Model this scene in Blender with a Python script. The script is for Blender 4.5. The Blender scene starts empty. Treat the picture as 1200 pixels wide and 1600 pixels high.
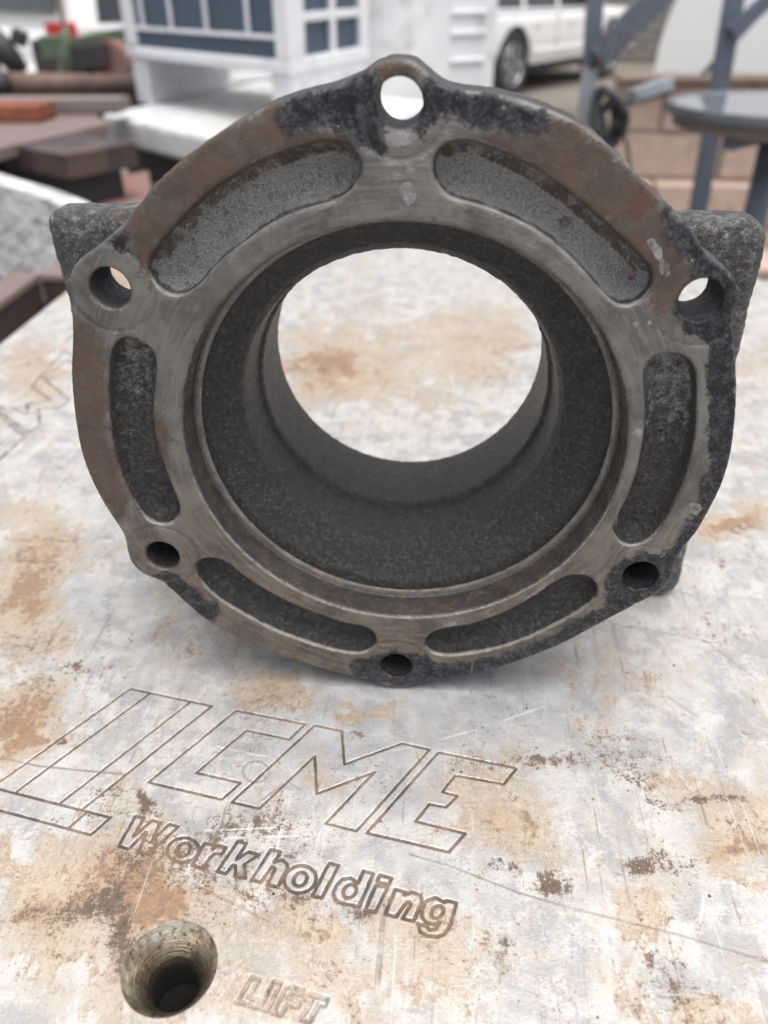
import bpy, bmesh, math, random
import numpy as np
from mathutils import Vector, Matrix
R = math.radians
scene = bpy.context.scene
col = scene.collection
random.seed(4)

# ------------------------------------------------------------------ camera
H = 0.14575                                     # height of the bore axis above the plate
RW = np.array([[0.9970041275, 0.0771880723, -0.0049770704],
               [0.0386944963, -0.5534459283, -0.8319857814],
               [-0.0669739180, 0.8293006728, -0.5547746284]])   # world -> camera (x right, y down, z forward)
CAM = np.array([0.0187, -0.2978, 0.3114])
TW = np.array([0.0059, 0.0936, 0.4210])
CAM = -RW.T @ TW
FPX = 1250.0
cam_data = bpy.data.cameras.new('camera')
cam = bpy.data.objects.new('camera', cam_data)
col.objects.link(cam)
m = Matrix(((RW[0][0], -RW[1][0], -RW[2][0], CAM[0]),
            (RW[0][1], -RW[1][1], -RW[2][1], CAM[1]),
            (RW[0][2], -RW[1][2], -RW[2][2], CAM[2]),
            (0, 0, 0, 1)))
cam.matrix_world = m
cam_data.sensor_fit = 'VERTICAL'
cam_data.sensor_height = 36.0
cam_data.sensor_width = 27.0
cam_data.lens = FPX / 1600 * 36.0
cam_data.clip_start = 0.02
cam_data.clip_end = 600
cam_data.dof.use_dof = True
cam_data.dof.focus_distance = 0.345
cam_data.dof.aperture_fstop = cam_data.lens / 4.2
scene.camera = cam

# ------------------------------------------------------------------ sky, sun, exposure
SUN_EL, SUN_AZ = R(77), R(140)                  # almost overhead, to the right, through thin cloud
world = bpy.data.worlds.new("World")
scene.world = world
world.use_nodes = True
wn = world.node_tree
wn.nodes.clear()
w_out = wn.nodes.new('ShaderNodeOutputWorld')
w_bg = wn.nodes.new('ShaderNodeBackground')
w_sky = wn.nodes.new('ShaderNodeTexSky')
w_sky.sky_type = 'NISHITA'
w_sky.sun_disc = False
w_sky.sun_elevation = SUN_EL
w_sky.sun_rotation = SUN_AZ
w_sky.air_density = 1.0
w_sky.dust_density = 4.0
w_sky.ozone_density = 1.0
w_hs = wn.nodes.new('ShaderNodeHueSaturation')
w_hs.inputs['Saturation'].default_value = 0.32  # cloud cover: almost neutral
w_bg.inputs['Strength'].default_value = 0.12
wn.links.new(w_sky.outputs[0], w_hs.inputs['Color'])
wn.links.new(w_hs.outputs[0], w_bg.inputs['Color'])
wn.links.new(w_bg.outputs[0], w_out.inputs['Surface'])
sun_d = bpy.data.lights.new('sun', 'SUN')
sun_d.energy = 1.15
sun_d.angle = R(55)
sun_d.color = (1.0, 0.96, 0.9)
sun = bpy.data.objects.new('sun', sun_d)
col.objects.link(sun)
sd = Vector((math.sin(SUN_AZ) * math.cos(SUN_EL), math.cos(SUN_AZ) * math.cos(SUN_EL), math.sin(SUN_EL)))
sun.rotation_euler = sd.to_track_quat('Z', 'Y').to_euler()
sun.location = sd * 30
scene.view_settings.view_transform = 'Standard'
scene.view_settings.look = 'None'
scene.view_settings.gamma = 1
scene.view_settings.use_curve_mapping = False
scene.view_settings.exposure = 0.93


# ------------------------------------------------------------------ geometry helpers
def ray(u, v):
    return RW.T @ np.array([(u - 600) / FPX, (v - 800) / FPX, 1.0])


def on_z(u, v, z=0.0):
    d = ray(u, v)
    return CAM + (z - CAM[2]) / d[2] * d


def on_y(u, v, y=0.0):
    d = ray(u, v)
    return CAM + (y - CAM[1]) / d[1] * d


def sstep(a, b, x):
    t = np.clip((x - a) / (b - a), 0, 1)
    return t * t * (3 - 2 * t)


def smax(a, b, k):
    hh = np.clip(0.5 + 0.5 * (a - b) / k, 0, 1)
    return b + (a - b) * hh + k * hh * (1 - hh)


def smin(a, b, k):
    return -smax(-a, -b, k)


def chaikin(p, n=2, closed=True):
    p = np.asarray(p, float)
    for _ in range(n):
        q = np.roll(p, -1, 0) if closed else p[1:]
        a = p if closed else p[:-1]
        p = np.stack([a * 0.75 + q * 0.25, a * 0.25 + q * 0.75], 1).reshape(-1, 2)
    return p


def sd_poly(X, Z, poly):
    """signed distance to a closed polygon, negative inside"""
    poly = np.asarray(poly, np.float32)
    d = np.full(X.shape, 1e9, np.float32)
    inside = np.zeros(X.shape, bool)
    n = len(poly)
    for i in range(n):
        ax, az = poly[i]
        bx, bz = poly[(i + 1) % n]
        ex, ez = bx - ax, bz - az
        wx, wz = X - ax, Z - az
        t = np.clip((wx * ex + wz * ez) / max(ex * ex + ez * ez, 1e-12), 0, 1)
        d = np.minimum(d, (wx - ex * t) ** 2 + (wz - ez * t) ** 2)
        c = ((az <= Z) & (bz > Z)) | ((bz <= Z) & (az > Z))
        if abs(ez) > 1e-12:
            inside ^= c & (X < ax + (Z - az) / ez * ex)
    d = np.sqrt(d)
    return np.where(inside, -d, d)


def d_lines(X, Y, lines):
    """unsigned distance to a set of polylines, each evaluated only near its own box"""
    d = np.full(X.shape, 1.0, np.float32)
    for pl in lines:
        pl = np.asarray(pl, np.float32)
        for i in range(len(pl) - 1):
            a, b = pl[i], pl[i + 1]
            lo, hi = np.minimum(a, b) - 0.004, np.maximum(a, b) + 0.004
            k = np.nonzero((X > lo[0]) & (X < hi[0]) & (Y > lo[1]) & (Y < hi[1]))
            if not len(k[0]):
                continue
            e = b - a
            wx, wy = X[k] - a[0], Y[k] - a[1]
            t = np.clip((wx * e[0] + wy * e[1]) / max(e @ e, 1e-12), 0, 1)
            d[k] = np.minimum(d[k], np.hypot(wx - e[0] * t, wy - e[1] * t))
    return d


_lat = np.random.RandomState(11).rand(512, 512).astype(np.float32)


def vnoise(x, y, seed=0):
    x = x + seed * 37.31
    y = y + seed * 11.77
    xi, yi = np.floor(x).astype(np.int64), np.floor(y).astype(np.int64)
    fx, fy = (x - xi).astype(np.float32), (y - yi).astype(np.float32)
    fx, fy = fx * fx * (3 - 2 * fx), fy * fy * (3 - 2 * fy)
    a = _lat[xi & 511, yi & 511]
    b = _lat[(xi + 1) & 511, yi & 511]
    c = _lat[xi & 511, (yi + 1) & 511]
    e = _lat[(xi + 1) & 511, (yi + 1) & 511]
    return (a * (1 - fx) + b * fx) * (1 - fy) + (c * (1 - fx) + e * fx) * fy


def fbm(x, y, octs=4, seed=0):
    s, amp, tot = 0, 1.0, 0
    for o in range(octs):
        s = s + amp * vnoise(x * 2 ** o, y * 2 ** o, seed + o * 3)
        tot += amp
        amp *= 0.55
    return s / tot


def link(name, me, mat=None, parent=None):
    o = bpy.data.objects.new(name, me)
    col.objects.link(o)
    if mat is not None and not me.materials:
        me.materials.append(mat)
    if parent is not None:
        o.parent = parent
    return o


def mesh_np(name, verts, quads, smooth=True):
    me = bpy.data.meshes.new(name)
    nv, nq = len(verts), len(quads)
    me.vertices.add(nv)
    me.vertices.foreach_set('co', np.ascontiguousarray(verts, np.float32).ravel())
    me.loops.add(nq * 4)
    me.loops.foreach_set('vertex_index', np.ascontiguousarray(quads, np.int32).ravel())
    me.polygons.add(nq)
    me.polygons.foreach_set('loop_start', np.arange(0, nq * 4, 4, dtype=np.int32))
    me.polygons.foreach_set('use_smooth', np.full(nq, smooth, bool))
    me.update(calc_edges=True)
    me.validate()
    return me


def set_col(me, name, rgb):
    a = me.color_attributes.new(name, 'FLOAT_COLOR', 'POINT')
    c = np.ones((len(rgb), 4), np.float32)
    c[:, :rgb.shape[1]] = rgb
    a.data.foreach_set('color', c.ravel())


def tag(o, label=None, cat=None, group=None, kind=None):
    if label: o['label'] = label
    if cat: o['category'] = cat
    if group: o['group'] = group
    if kind: o['kind'] = kind
    return o


def thing(name, loc, label, cat, group=None):
    o = bpy.data.objects.new(name, None)
    o.empty_display_size = 0.05
    col.objects.link(o)
    o.location = loc
    return tag(o, label, cat, group)


def bm_mesh(name, bm, smooth=False, bevel=0.0, segs=2):
    if bevel:
        bmesh.ops.bevel(bm, geom=list(bm.edges), offset=bevel, segments=segs, affect='EDGES', profile=0.5)
    bmesh.ops.recalc_face_normals(bm, faces=bm.faces)
    for f in bm.faces:
        f.smooth = smooth
    me = bpy.data.meshes.new(name)
    bm.to_mesh(me)
    bm.free()
    return me


def local(pts, root):
    if root is None:
        return [Vector(p) for p in pts]
    mi = Matrix.Translation(-Vector(root.location)) if not root.rotation_euler.z else root.matrix_basis.inverted()
    return [mi @ Vector(p) for p in pts]


def prism(name, base, ext, mat, parent=None, bevel=0.0, root=None):
    """closed polygon swept by the vector ext"""
    base = local(base, root or parent)
    ext = Vector(ext)
    bm = bmesh.new()
    a = [bm.verts.new(p) for p in base]
    b = [bm.verts.new(p + ext) for p in base]
    n = len(a)
    bm.faces.new(a)
    bm.faces.new(b[::-1])
    for i in range(n):
        bm.faces.new((a[i], b[i], b[(i + 1) % n], a[(i + 1) % n]))
    return link(name, bm_mesh(name, bm, bevel=bevel), mat, parent)


def box(name, lo, hi, mat, parent=None, bevel=0.0, segs=2):
    lo, hi = np.array(lo, float), np.array(hi, float)
    bm = bmesh.new()
    bmesh.ops.create_cube(bm, size=1)
    for v in bm.verts:
        v.co = Vector([(lo[i] + hi[i]) / 2 + v.co[i] * (hi[i] - lo[i]) for i in range(3)])
    return link(name, bm_mesh(name, bm, bevel=bevel, segs=segs), mat, parent)


def obox(name, p, ux, uy, uz, mat, parent=None, bevel=0.0):
    """box from a corner and three edge vectors (in the parent's frame)"""
    p, ux, uy, uz = map(Vector, (p, ux, uy, uz))
    bm = bmesh.new()
    vs = {}
    for i in (0, 1):
        for j in (0, 1):
            for k in (0, 1):
                vs[i, j, k] = bm.verts.new(p + ux * i + uy * j + uz * k)
    for f in (((0,0,0),(0,1,0),(1,1,0),(1,0,0)), ((0,0,1),(1,0,1),(1,1,1),(0,1,1)),
              ((0,0,0),(1,0,0),(1,0,1),(0,0,1)), ((0,1,0),(0,1,1),(1,1,1),(1,1,0)),
              ((0,0,0),(0,0,1),(0,1,1),(0,1,0)), ((1,0,0),(1,1,0),(1,1,1),(1,0,1))):
        bm.faces.new([vs[q] for q in f])
    return link(name, bm_mesh(name, bm, bevel=bevel), mat, parent)


def tube(name, pts, r, mat, parent=None, n=14, caps=True):
    pts = [Vector(p) for p in pts]
    bm = bmesh.new()
    rings = []
    up = None
    for i, p in enumerate(pts):
        t = (pts[min(i + 1, len(pts) - 1)] - pts[max(i - 1, 0)]).normalized()
        if up is None:
            up = t.orthogonal().normalized()
        up = (up - t * up.dot(t)).normalized()
        s = t.cross(up)
        rr = r[i] if isinstance(r, (list, tuple)) else r
        rings.append([bm.verts.new(p + (up * math.cos(a) + s * math.sin(a)) * rr)
                      for a in [2 * math.pi * k / n for k in range(n)]])
    for a, b in zip(rings, rings[1:]):
        for k in range(n):
            bm.faces.new((a[k], a[(k + 1) % n], b[(k + 1) % n], b[k]))
    if caps:
        bm.faces.new(rings[0][::-1])
        bm.faces.new(rings[-1])
    me = bm_mesh(name, bm, smooth=True)
    return link(name, me, mat, parent)


def lathe(name, prof, mat, parent=None, n=48, axis='Z', loc=(0, 0, 0), close=False):
    bm = bmesh.new()
    rings = []
    for r_, z_ in prof:
        ring = []
        for k in range(n):
            a = 2 * math.pi * k / n
            c, s = r_ * math.cos(a), r_ * math.sin(a)
            p = (c, s, z_) if axis == 'Z' else (c, z_, s)
            ring.append(bm.verts.new(Vector(p) + Vector(loc)))
        rings.append(ring)
    if close:
        rings.append(rings[0])
    for a, b in zip(rings, rings[1:]):
        for k in range(n):
            bm.faces.new((a[k], a[(k + 1) % n], b[(k + 1) % n], b[k]))
    if not close:
        if prof[0][0] > 1e-6: bm.faces.new(rings[0])
        if prof[-1][0] > 1e-6: bm.faces.new(rings[-1][::-1])
    bmesh.ops.remove_doubles(bm, verts=bm.verts, dist=1e-6)
    me = bm_mesh(name, bm, smooth=True)
    me.set_sharp_from_angle(angle=R(32))
    return link(name, me, mat, parent)


# ------------------------------------------------------------------ materials
class NT:
    def __init__(self, name):
        self.mat = bpy.data.materials.new(name)
        self.mat.use_nodes = True
        self.t = self.mat.node_tree
        self.t.nodes.clear()
        self.out = self.new('ShaderNodeOutputMaterial')
        self.p = self.new('ShaderNodeBsdfPrincipled')
        self.link(self.p.outputs[0], self.out.inputs['Surface'])
        self.co = self.new('ShaderNodeTexCoord').outputs['Object']

    def new(self, k): return self.t.nodes.new(k)
    def link(self, a, b): self.t.links.new(a, b)

    def put(self, sock, v):
        if isinstance(v, bpy.types.NodeSocket): self.link(v, sock)
        elif isinstance(v, (tuple, list)) and len(v) == 3: sock.default_value = (*v, 1)
        else: sock.default_value = v

    def noise(self, scale, detail=4, rough=0.6, stretch=None, dist=0.0, off=(0, 0, 0)):
        n = self.new('ShaderNodeTexNoise')
        mp = self.new('ShaderNodeMapping')
        self.link(self.co, mp.inputs[0])
        mp.inputs['Location'].default_value = off
        if stretch:
            mp.inputs['Scale'].default_value = stretch[:3]
            if len(stretch) > 3: mp.inputs['Rotation'].default_value = (0, 0, stretch[3])
        self.link(mp.outputs[0], n.inputs['Vector'])
        n.inputs['Scale'].default_value = scale
        n.inputs['Detail'].default_value = detail
        n.inputs['Roughness'].default_value = rough
        n.inputs['Distortion'].default_value = dist
        return n.outputs['Fac']

    def voro(self, scale, feature='F1'):
        n = self.new('ShaderNodeTexVoronoi')
        n.feature = feature
        self.link(self.co, n.inputs['Vector'])
        n.inputs['Scale'].default_value = scale
        return n.outputs['Distance']

    def math(self, op, a, b=0.0, c=None):
        n = self.new('ShaderNodeMath')
        n.operation = op
        self.put(n.inputs[0], a)
        self.put(n.inputs[1], b)
        if c is not None: self.put(n.inputs[2], c)
        return n.outputs[0]

    def ramp(self, v, a, b, lo=0.0, hi=1.0):
        n = self.new('ShaderNodeMapRange')
        n.interpolation_type = 'SMOOTHSTEP'
        self.put(n.inputs['Value'], v)
        n.inputs['From Min'].default_value = a
        n.inputs['From Max'].default_value = b
        n.inputs['To Min'].default_value = lo
        n.inputs['To Max'].default_value = hi
        return n.outputs[0]

    def mix(self, f, a, b):
        n = self.new('ShaderNodeMix')
        n.data_type = 'RGBA'
        self.put(n.inputs[0], f)
        self.put(n.inputs[6], a)
        self.put(n.inputs[7], b)
        return n.outputs[2]

    def attr(self, name):
        n = self.new('ShaderNodeAttribute')
        n.attribute_name = name
        s = self.new('ShaderNodeSeparateColor')
        self.link(n.outputs['Color'], s.inputs[0])
        return s.outputs[0], s.outputs[1], s.outputs[2]

    def radial(self, kr, ka, cx=0.0, cz=0.0, axes=(0, 2), detail=4):
        sp_ = self.new('ShaderNodeSeparateXYZ')
        self.link(self.co, sp_.inputs[0])
        x = self.math('SUBTRACT', sp_.outputs[axes[0]], cx)
        z = self.math('SUBTRACT', sp_.outputs[axes[1]], cz)
        r = self.math('SQRT', self.math('ADD', self.math('MULTIPLY', x, x), self.math('MULTIPLY', z, z)))
        a = self.math('ARCTAN2', z, x)
        cb = self.new('ShaderNodeCombineXYZ')
        self.link(self.math('MULTIPLY', r, kr), cb.inputs[0])
        self.link(self.math('MULTIPLY', a, ka), cb.inputs[1])
        nn = self.new('ShaderNodeTexNoise')
        self.link(cb.outputs[0], nn.inputs['Vector'])
        nn.inputs['Scale'].default_value = 1.0
        nn.inputs['Detail'].default_value = detail
        nn.inputs['Roughness'].default_value = .65
        return nn.outputs['Fac']

    def sep_z(self):
        n = self.new('ShaderNodeSeparateXYZ')
        self.link(self.co, n.inputs[0])
        return n.outputs[2]

    def bump(self, hgt, dist, strength=1.0, prev=None):
        n = self.new('ShaderNodeBump')
        self.put(n.inputs['Height'], hgt)
        n.inputs['Distance'].default_value = dist
        self.put(n.inputs['Strength'], strength)
        if prev is not None: self.link(prev, n.inputs['Normal'])
        return n.outputs[0]

    def fin(self, colr, rough, metal=0.0, normal=None, spec=None):
        self.put(self.p.inputs['Base Color'], colr)
        self.put(self.p.inputs['Roughness'], rough)
        self.put(self.p.inputs['Metallic'], metal)
        if spec is not None: self.put(self.p.inputs['Specular IOR Level'], spec)
        if normal is not None: self.link(normal, self.p.inputs['Normal'])
        return self.mat


def simple(name, c1, c2, scale, rough=0.6, metal=0.0, bump=0.0, dirt=None, stretch=None, dscale=None):
    n = NT(name)
    f = n.ramp(n.noise(scale, 5, 0.65, stretch), 0.3, 0.7)
    c = n.mix(f, c1, c2)
    if dirt:
        c = n.mix(n.ramp(n.noise(dscale or scale * 0.37, 6, 0.7, None, 0.4, (3, 1, 7)), 0.52, 0.68, 0, 0.85), c, dirt)
    nm = n.bump(n.noise(scale * 3, 4, 0.6), bump) if bump else None
    return n.fin(c, rough, metal, nm)


M_white_paint = simple('white_enamel', (.84, .84, .86), (.77, .78, .81), 9, .45, dirt=(.45, .42, .38), dscale=3)
M_white_foam = simple('chalky_white', (.74, .74, .73), (.62, .62, .61), 14, .8, bump=.004, dirt=(.42, .40, .36), dscale=4)
M_white_wood = simple('white_painted_wood', (.76, .77, .79), (.62, .63, .66), 20, .6, bump=.003, dirt=(.40, .39, .38))
M_mesh_blue = simple('slate_blue_panel', (.055, .088, .13), (.075, .11, .155), 60, .55)
M_car_white = simple('white_car_paint', (.86, .86, .85), (.82, .82, .81), 2, .25)
M_car_black = simple('black_trim', (.02, .02, .022), (.03, .03, .03), 10, .6)
M_car_glass = simple('dark_car_glass', (.03, .034, .04), (.04, .045, .05), 3, .08)
M_tyre = simple('tyre_rubber', (.03, .03, .035), (.045, .045, .05), 30, .8)
M_rim = simple('alloy_rim', (.5, .5, .5), (.42, .42, .42), 12, .4, .5)
M_red_lamp = simple('red_lamp_plastic', (.55, .02, .025), (.4, .015, .02), 8, .25)
M_amber = simple('amber_lamp_plastic', (.6, .2, .04), (.5, .16, .03), 8, .3)
M_green = simple('green_machine_paint', (.085, .12, .08), (.12, .155, .10), 12, .5, dirt=(.06, .05, .04))
M_dark_iron = simple('dark_iron', (.035, .035, .04), (.06, .055, .055), 14, .6, .2, dirt=(.09, .06, .045))
M_rust_pipe = simple('rusty_pipe', (.20, .125, .09), (.11, .075, .065), 10, .65, .1, .003, dirt=(.27, .19, .14))
M_brick = simple('red_clay', (.27, .085, .045), (.20, .065, .038), 25, .85, bump=.003)
M_plank = simple('weathered_plank', (.24, .20, .18), (.17, .14, .13), 8, .8, bump=.003, stretch=(1, 8, 8))
M_brown_steel = simple('brown_primer_steel', (.075, .048, .047), (.05, .035, .037), 9, .55, .1, .002, dirt=(.12, .075, .06))
M_brown_top = simple('dull_brown_sheet', (.22, .165, .15), (.17, .125, .115), 7, .7, dirt=(.12, .09, .08))
M_red_sheet = simple('faded_red_paint', (.30, .12, .10), (.22, .15, .13), 9, .7, dirt=(.2, .17, .15))
M_stone_white = simple('streaked_white_stone', (.70, .71, .70), (.42, .43, .41), 13, .85, bump=.02, dirt=(.22, .22, .17), dscale=13)
M_bluegrey = simple('blue_grey_steel_paint', (.135, .16, .205), (.105, .125, .165), 14, .5, .1, dirt=(.10, .08, .07), dscale=9)
M_lightgrey = simple('pale_galvanised', (.36, .38, .41), (.29, .31, .34), 12, .45, .3, dirt=(.17, .15, .14))
M_block = simple('pinkish_concrete_block', (.52, .40, .33), (.45, .34, .285), 12, .9, bump=.006, dirt=(.25, .22, .17), dscale=5)
M_mortar = simple('mortar', (.27, .235, .19), (.22, .19, .15), 20, .9)
M_ledge = simple('brown_ledge_wood', (.22, .165, .13), (.16, .125, .10), 12, .8)
M_siding = simple('grey_brick_siding', (.21, .19, .18), (.27, .25, .235), 14, .85, bump=.003)
M_ground = simple('packed_yard_dirt', (.17, .145, .12), (.23, .205, .175), 1.4, .95, bump=.02, dirt=(.10, .105, .055), dscale=.9)
M_grass = simple('yard_grass_green', (.09, .13, .04), (.13, .16, .06), 12, .8)
M_black_hose = simple('black_rubber_hose', (.02, .022, .028), (.035, .037, .045), 20, .55)
M_trestle = simple('old_timber', (.16, .13, .10), (.10, .08, .065), 10, .85, stretch=(8, 1, 8))
M_cloud = None

M_table_rim = simple('grey_table_rim', (.17, .18, .195), (.13, .14, .15), 12, .45, .2, dirt=(.11, .10, .09))
g = NT('table_glass')
M_table_glass = g.fin((.16, .18, .21), .04, 0.0, None, .8)


def make_cast_mat():
    n = NT('cast_iron_worn')
    paint, rust, pale = n.attr('zones')
    mach, chip, orange = n.attr('wear')
    hf = n.noise(900, 5, .7)
    mf = n.noise(210, 6, .7)
    lf = n.noise(45, 5, .65)
    grain = n.noise(1700, 3, .7)
    # bare as-cast skin: dark grey, rough, speckled
    skin = n.mix(n.ramp(n.math('ADD', n.math('MULTIPLY', hf, .45), n.math('ADD', n.math('MULTIPLY', grain, .35), n.math('MULTIPLY', mf, .2))), .38, .64), (.010, .010, .011), (.058, .056, .055))
    skin = n.mix(n.ramp(lf, .45, .7, 0, .45), skin, (.045, .036, .030))
    sand = n.noise(430, 4, .75, None, 0, (6, 6, 2))
    skin = n.mix(n.ramp(sand, .50, .66, 0, .75), skin, (.115, .110, .107))
    skin = n.mix(n.ramp(sand, .46, .34, 0, .6), skin, (.008, .008, .009))
    # pale zinc-like oxide in the pockets
    pa = n.math('ADD', pale, n.math('MULTIPLY', n.math('SUBTRACT', n.math('ADD', n.math('MULTIPLY', hf, .5), n.math('MULTIPLY', mf, .8)), .65), 2.4))
    oxide = n.mix(n.ramp(grain, .3, .7), (.11, .11, .117), (.50, .50, .51))
    skin = n.mix(n.math('MULTIPLY', n.ramp(pa, .40, 1.0), n.ramp(pale, .02, .2)), skin, oxide)
    bl0 = n.noise(95, 8, .8, None, .5, (6, 2, 1))
    # machined faces
    brush = n.radial(520, 6.0, .002, -.002)
    turn = n.radial(1500, 4.0, .002, -.002, detail=2)
    low = n.ramp(n.sep_z(), -.12, .02)
    mc = n.mix(n.ramp(lf, .35, .7), (.195, .158, .125), (.090, .074, .062))
    mc = n.mix(low, mc, n.mix(n.ramp(lf, .35, .7), (.195, .188, .180), (.090, .088, .087)))
    mc = n.mix(n.ramp(brush, .46, .66, 0, .6), mc, (.235, .222, .205))
    mc = n.mix(n.ramp(n.noise(23, 6, .7, None, .6, (8, 1, 2)), .5, .68, 0, .55), mc, (.07, .062, .056))
    mc = n.mix(n.ramp(n.noise(120, 6, .75, None, .3, (5, 5, 5)), .60, .70, 0, .8), mc, (.085, .07, .062))
    mach_f = n.ramp(n.math('ADD', mach, n.math('MULTIPLY', n.math('SUBTRACT', mf, .5), .5)), .4, .6)
    c = n.mix(mach_f, skin, mc)
    wet, glint, _w2 = n.attr('wear_glint')
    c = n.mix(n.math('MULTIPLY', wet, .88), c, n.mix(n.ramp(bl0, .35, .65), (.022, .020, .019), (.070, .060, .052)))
    # brown rust film
    rc = n.mix(n.ramp(n.noise(75, 6, .7, None, .5), .3, .7), (.102, .052, .026), (.044, .031, .023))
    rc = n.mix(n.ramp(n.noise(60, 6, .75, None, .4, (2, 9, 4)), .46, .66, 0, .8), rc, (.105, .085, .066))
    rc = n.mix(n.ramp(n.noise(240, 6, .75, None, .2, (7, 3, 4)), .56, .72, 0, .7), rc, (.036, .030, .028))
    bl = n.noise(95, 8, .8, None, .5, (6, 2, 1))
    wob = n.math('ADD', n.math('MULTIPLY', n.math('SUBTRACT', bl, .5), 2.2), n.math('MULTIPLY', n.math('SUBTRACT', hf, .5), 1.1))
    rf = n.ramp(n.math('ADD', rust, wob), .32, .66)
    c = n.mix(n.math('MULTIPLY', rf, .92), c, rc)
    of = n.ramp(n.math('ADD', orange, wob), .5, .95)
    c = n.mix(n.math('MULTIPLY', of, .8), c, n.mix(n.ramp(hf, .4, .6), (.13, .045, .02), (.07, .022, .016)))
    # dark blue-black paint remains
    pc = n.mix(n.ramp(n.math('ADD', n.math('MULTIPLY', hf, .5), n.math('MULTIPLY', mf, .5)), .45, .62), (.010, .011, .016), (.075, .078, .092))
    pf = n.ramp(n.math('ADD', paint, wob), .42, .58)
    c = n.mix(pf, c, pc)
    # small chips of bright metal
    cf = n.ramp(n.math('ADD', chip, wob), .5, .62)
    c = n.mix(n.math('MULTIPLY', cf, n.ramp(n.math('ADD', n.math('MULTIPLY', mf, .5), n.math('MULTIPLY', bl, .5)), .40, .56)), c, (.31, .305, .315))
    # painted edge highlights, bare metal on worn convex edges, nicks and scratches
    c = n.mix(n.math('MULTIPLY', n.ramp(n.math('ADD', glint, n.math('MULTIPLY', n.math('SUBTRACT', mf, .5), 1.2)), .35, .75), .85), c, (.33, .315, .29))
    geo = n.new('ShaderNodeNewGeometry')
    edge = n.ramp(n.math('ADD', geo.outputs['Pointiness'], n.math('MULTIPLY', n.math('SUBTRACT', mf, .5), .10)), .525, .60)
    c = n.mix(n.math('MULTIPLY', edge, .75), c, (.24, .225, .205))
    sc1 = n.noise(260, 3, .6, (1, 1, .05), .1, (2, 4, 1))
    sc2 = n.noise(260, 3, .6, (.05, 1, 1), .1, (7, 4, 1))
    sc = n.math('MAXIMUM', n.ramp(sc1, .68, .74), n.ramp(sc2, .69, .75))
    c = n.mix(n.math('MULTIPLY', n.math('MULTIPLY', sc, mach_f), .55), c, (.26, .25, .24))
    fl = n.ramp(n.noise(520, 3, .6, None, 0, (4, 4, 9)), .70, .74)
    c = n.mix(n.math('MULTIPLY', fl, .8), c, (.42, .42, .42))
    rough = n.math('SUBTRACT', .42, n.math('MULTIPLY', mach_f, .08))
    rough = n.math('ADD', rough, n.math('MULTIPLY', n.math('SUBTRACT', bl, .5), .5))
    rough = n.math('ADD', rough, n.math('MULTIPLY', rf, .12))
    rough = n.math('SUBTRACT', rough, n.math('MULTIPLY', wet, .16))
    nm = n.bump(hf, .0013, n.math('SUBTRACT', 1.0, n.math('MULTIPLY', mach_f, .80)))
    nm = n.bump(turn, .0004, n.math('MULTIPLY', mach_f, .55), nm)
    nm = n.bump(mf, .0014, .55, nm)
    nm = n.bump(sand, .0020, n.math('SUBTRACT', .85, n.math('MULTIPLY', mach_f, .80)), nm)
    nm = n.bump(bl, .0016, .45, nm)
    nm = n.bump(pf, .0003, .7, nm)
    nm = n.bump(sc, -.0003, .6, nm)
    return n.fin(c, rough, n.math('MULTIPLY', n.math('SUBTRACT', mach_f, n.math('ADD', n.math('MULTIPLY', rf, .6), n.math('MULTIPLY', wet, .75))), .6), nm, .8)


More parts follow.
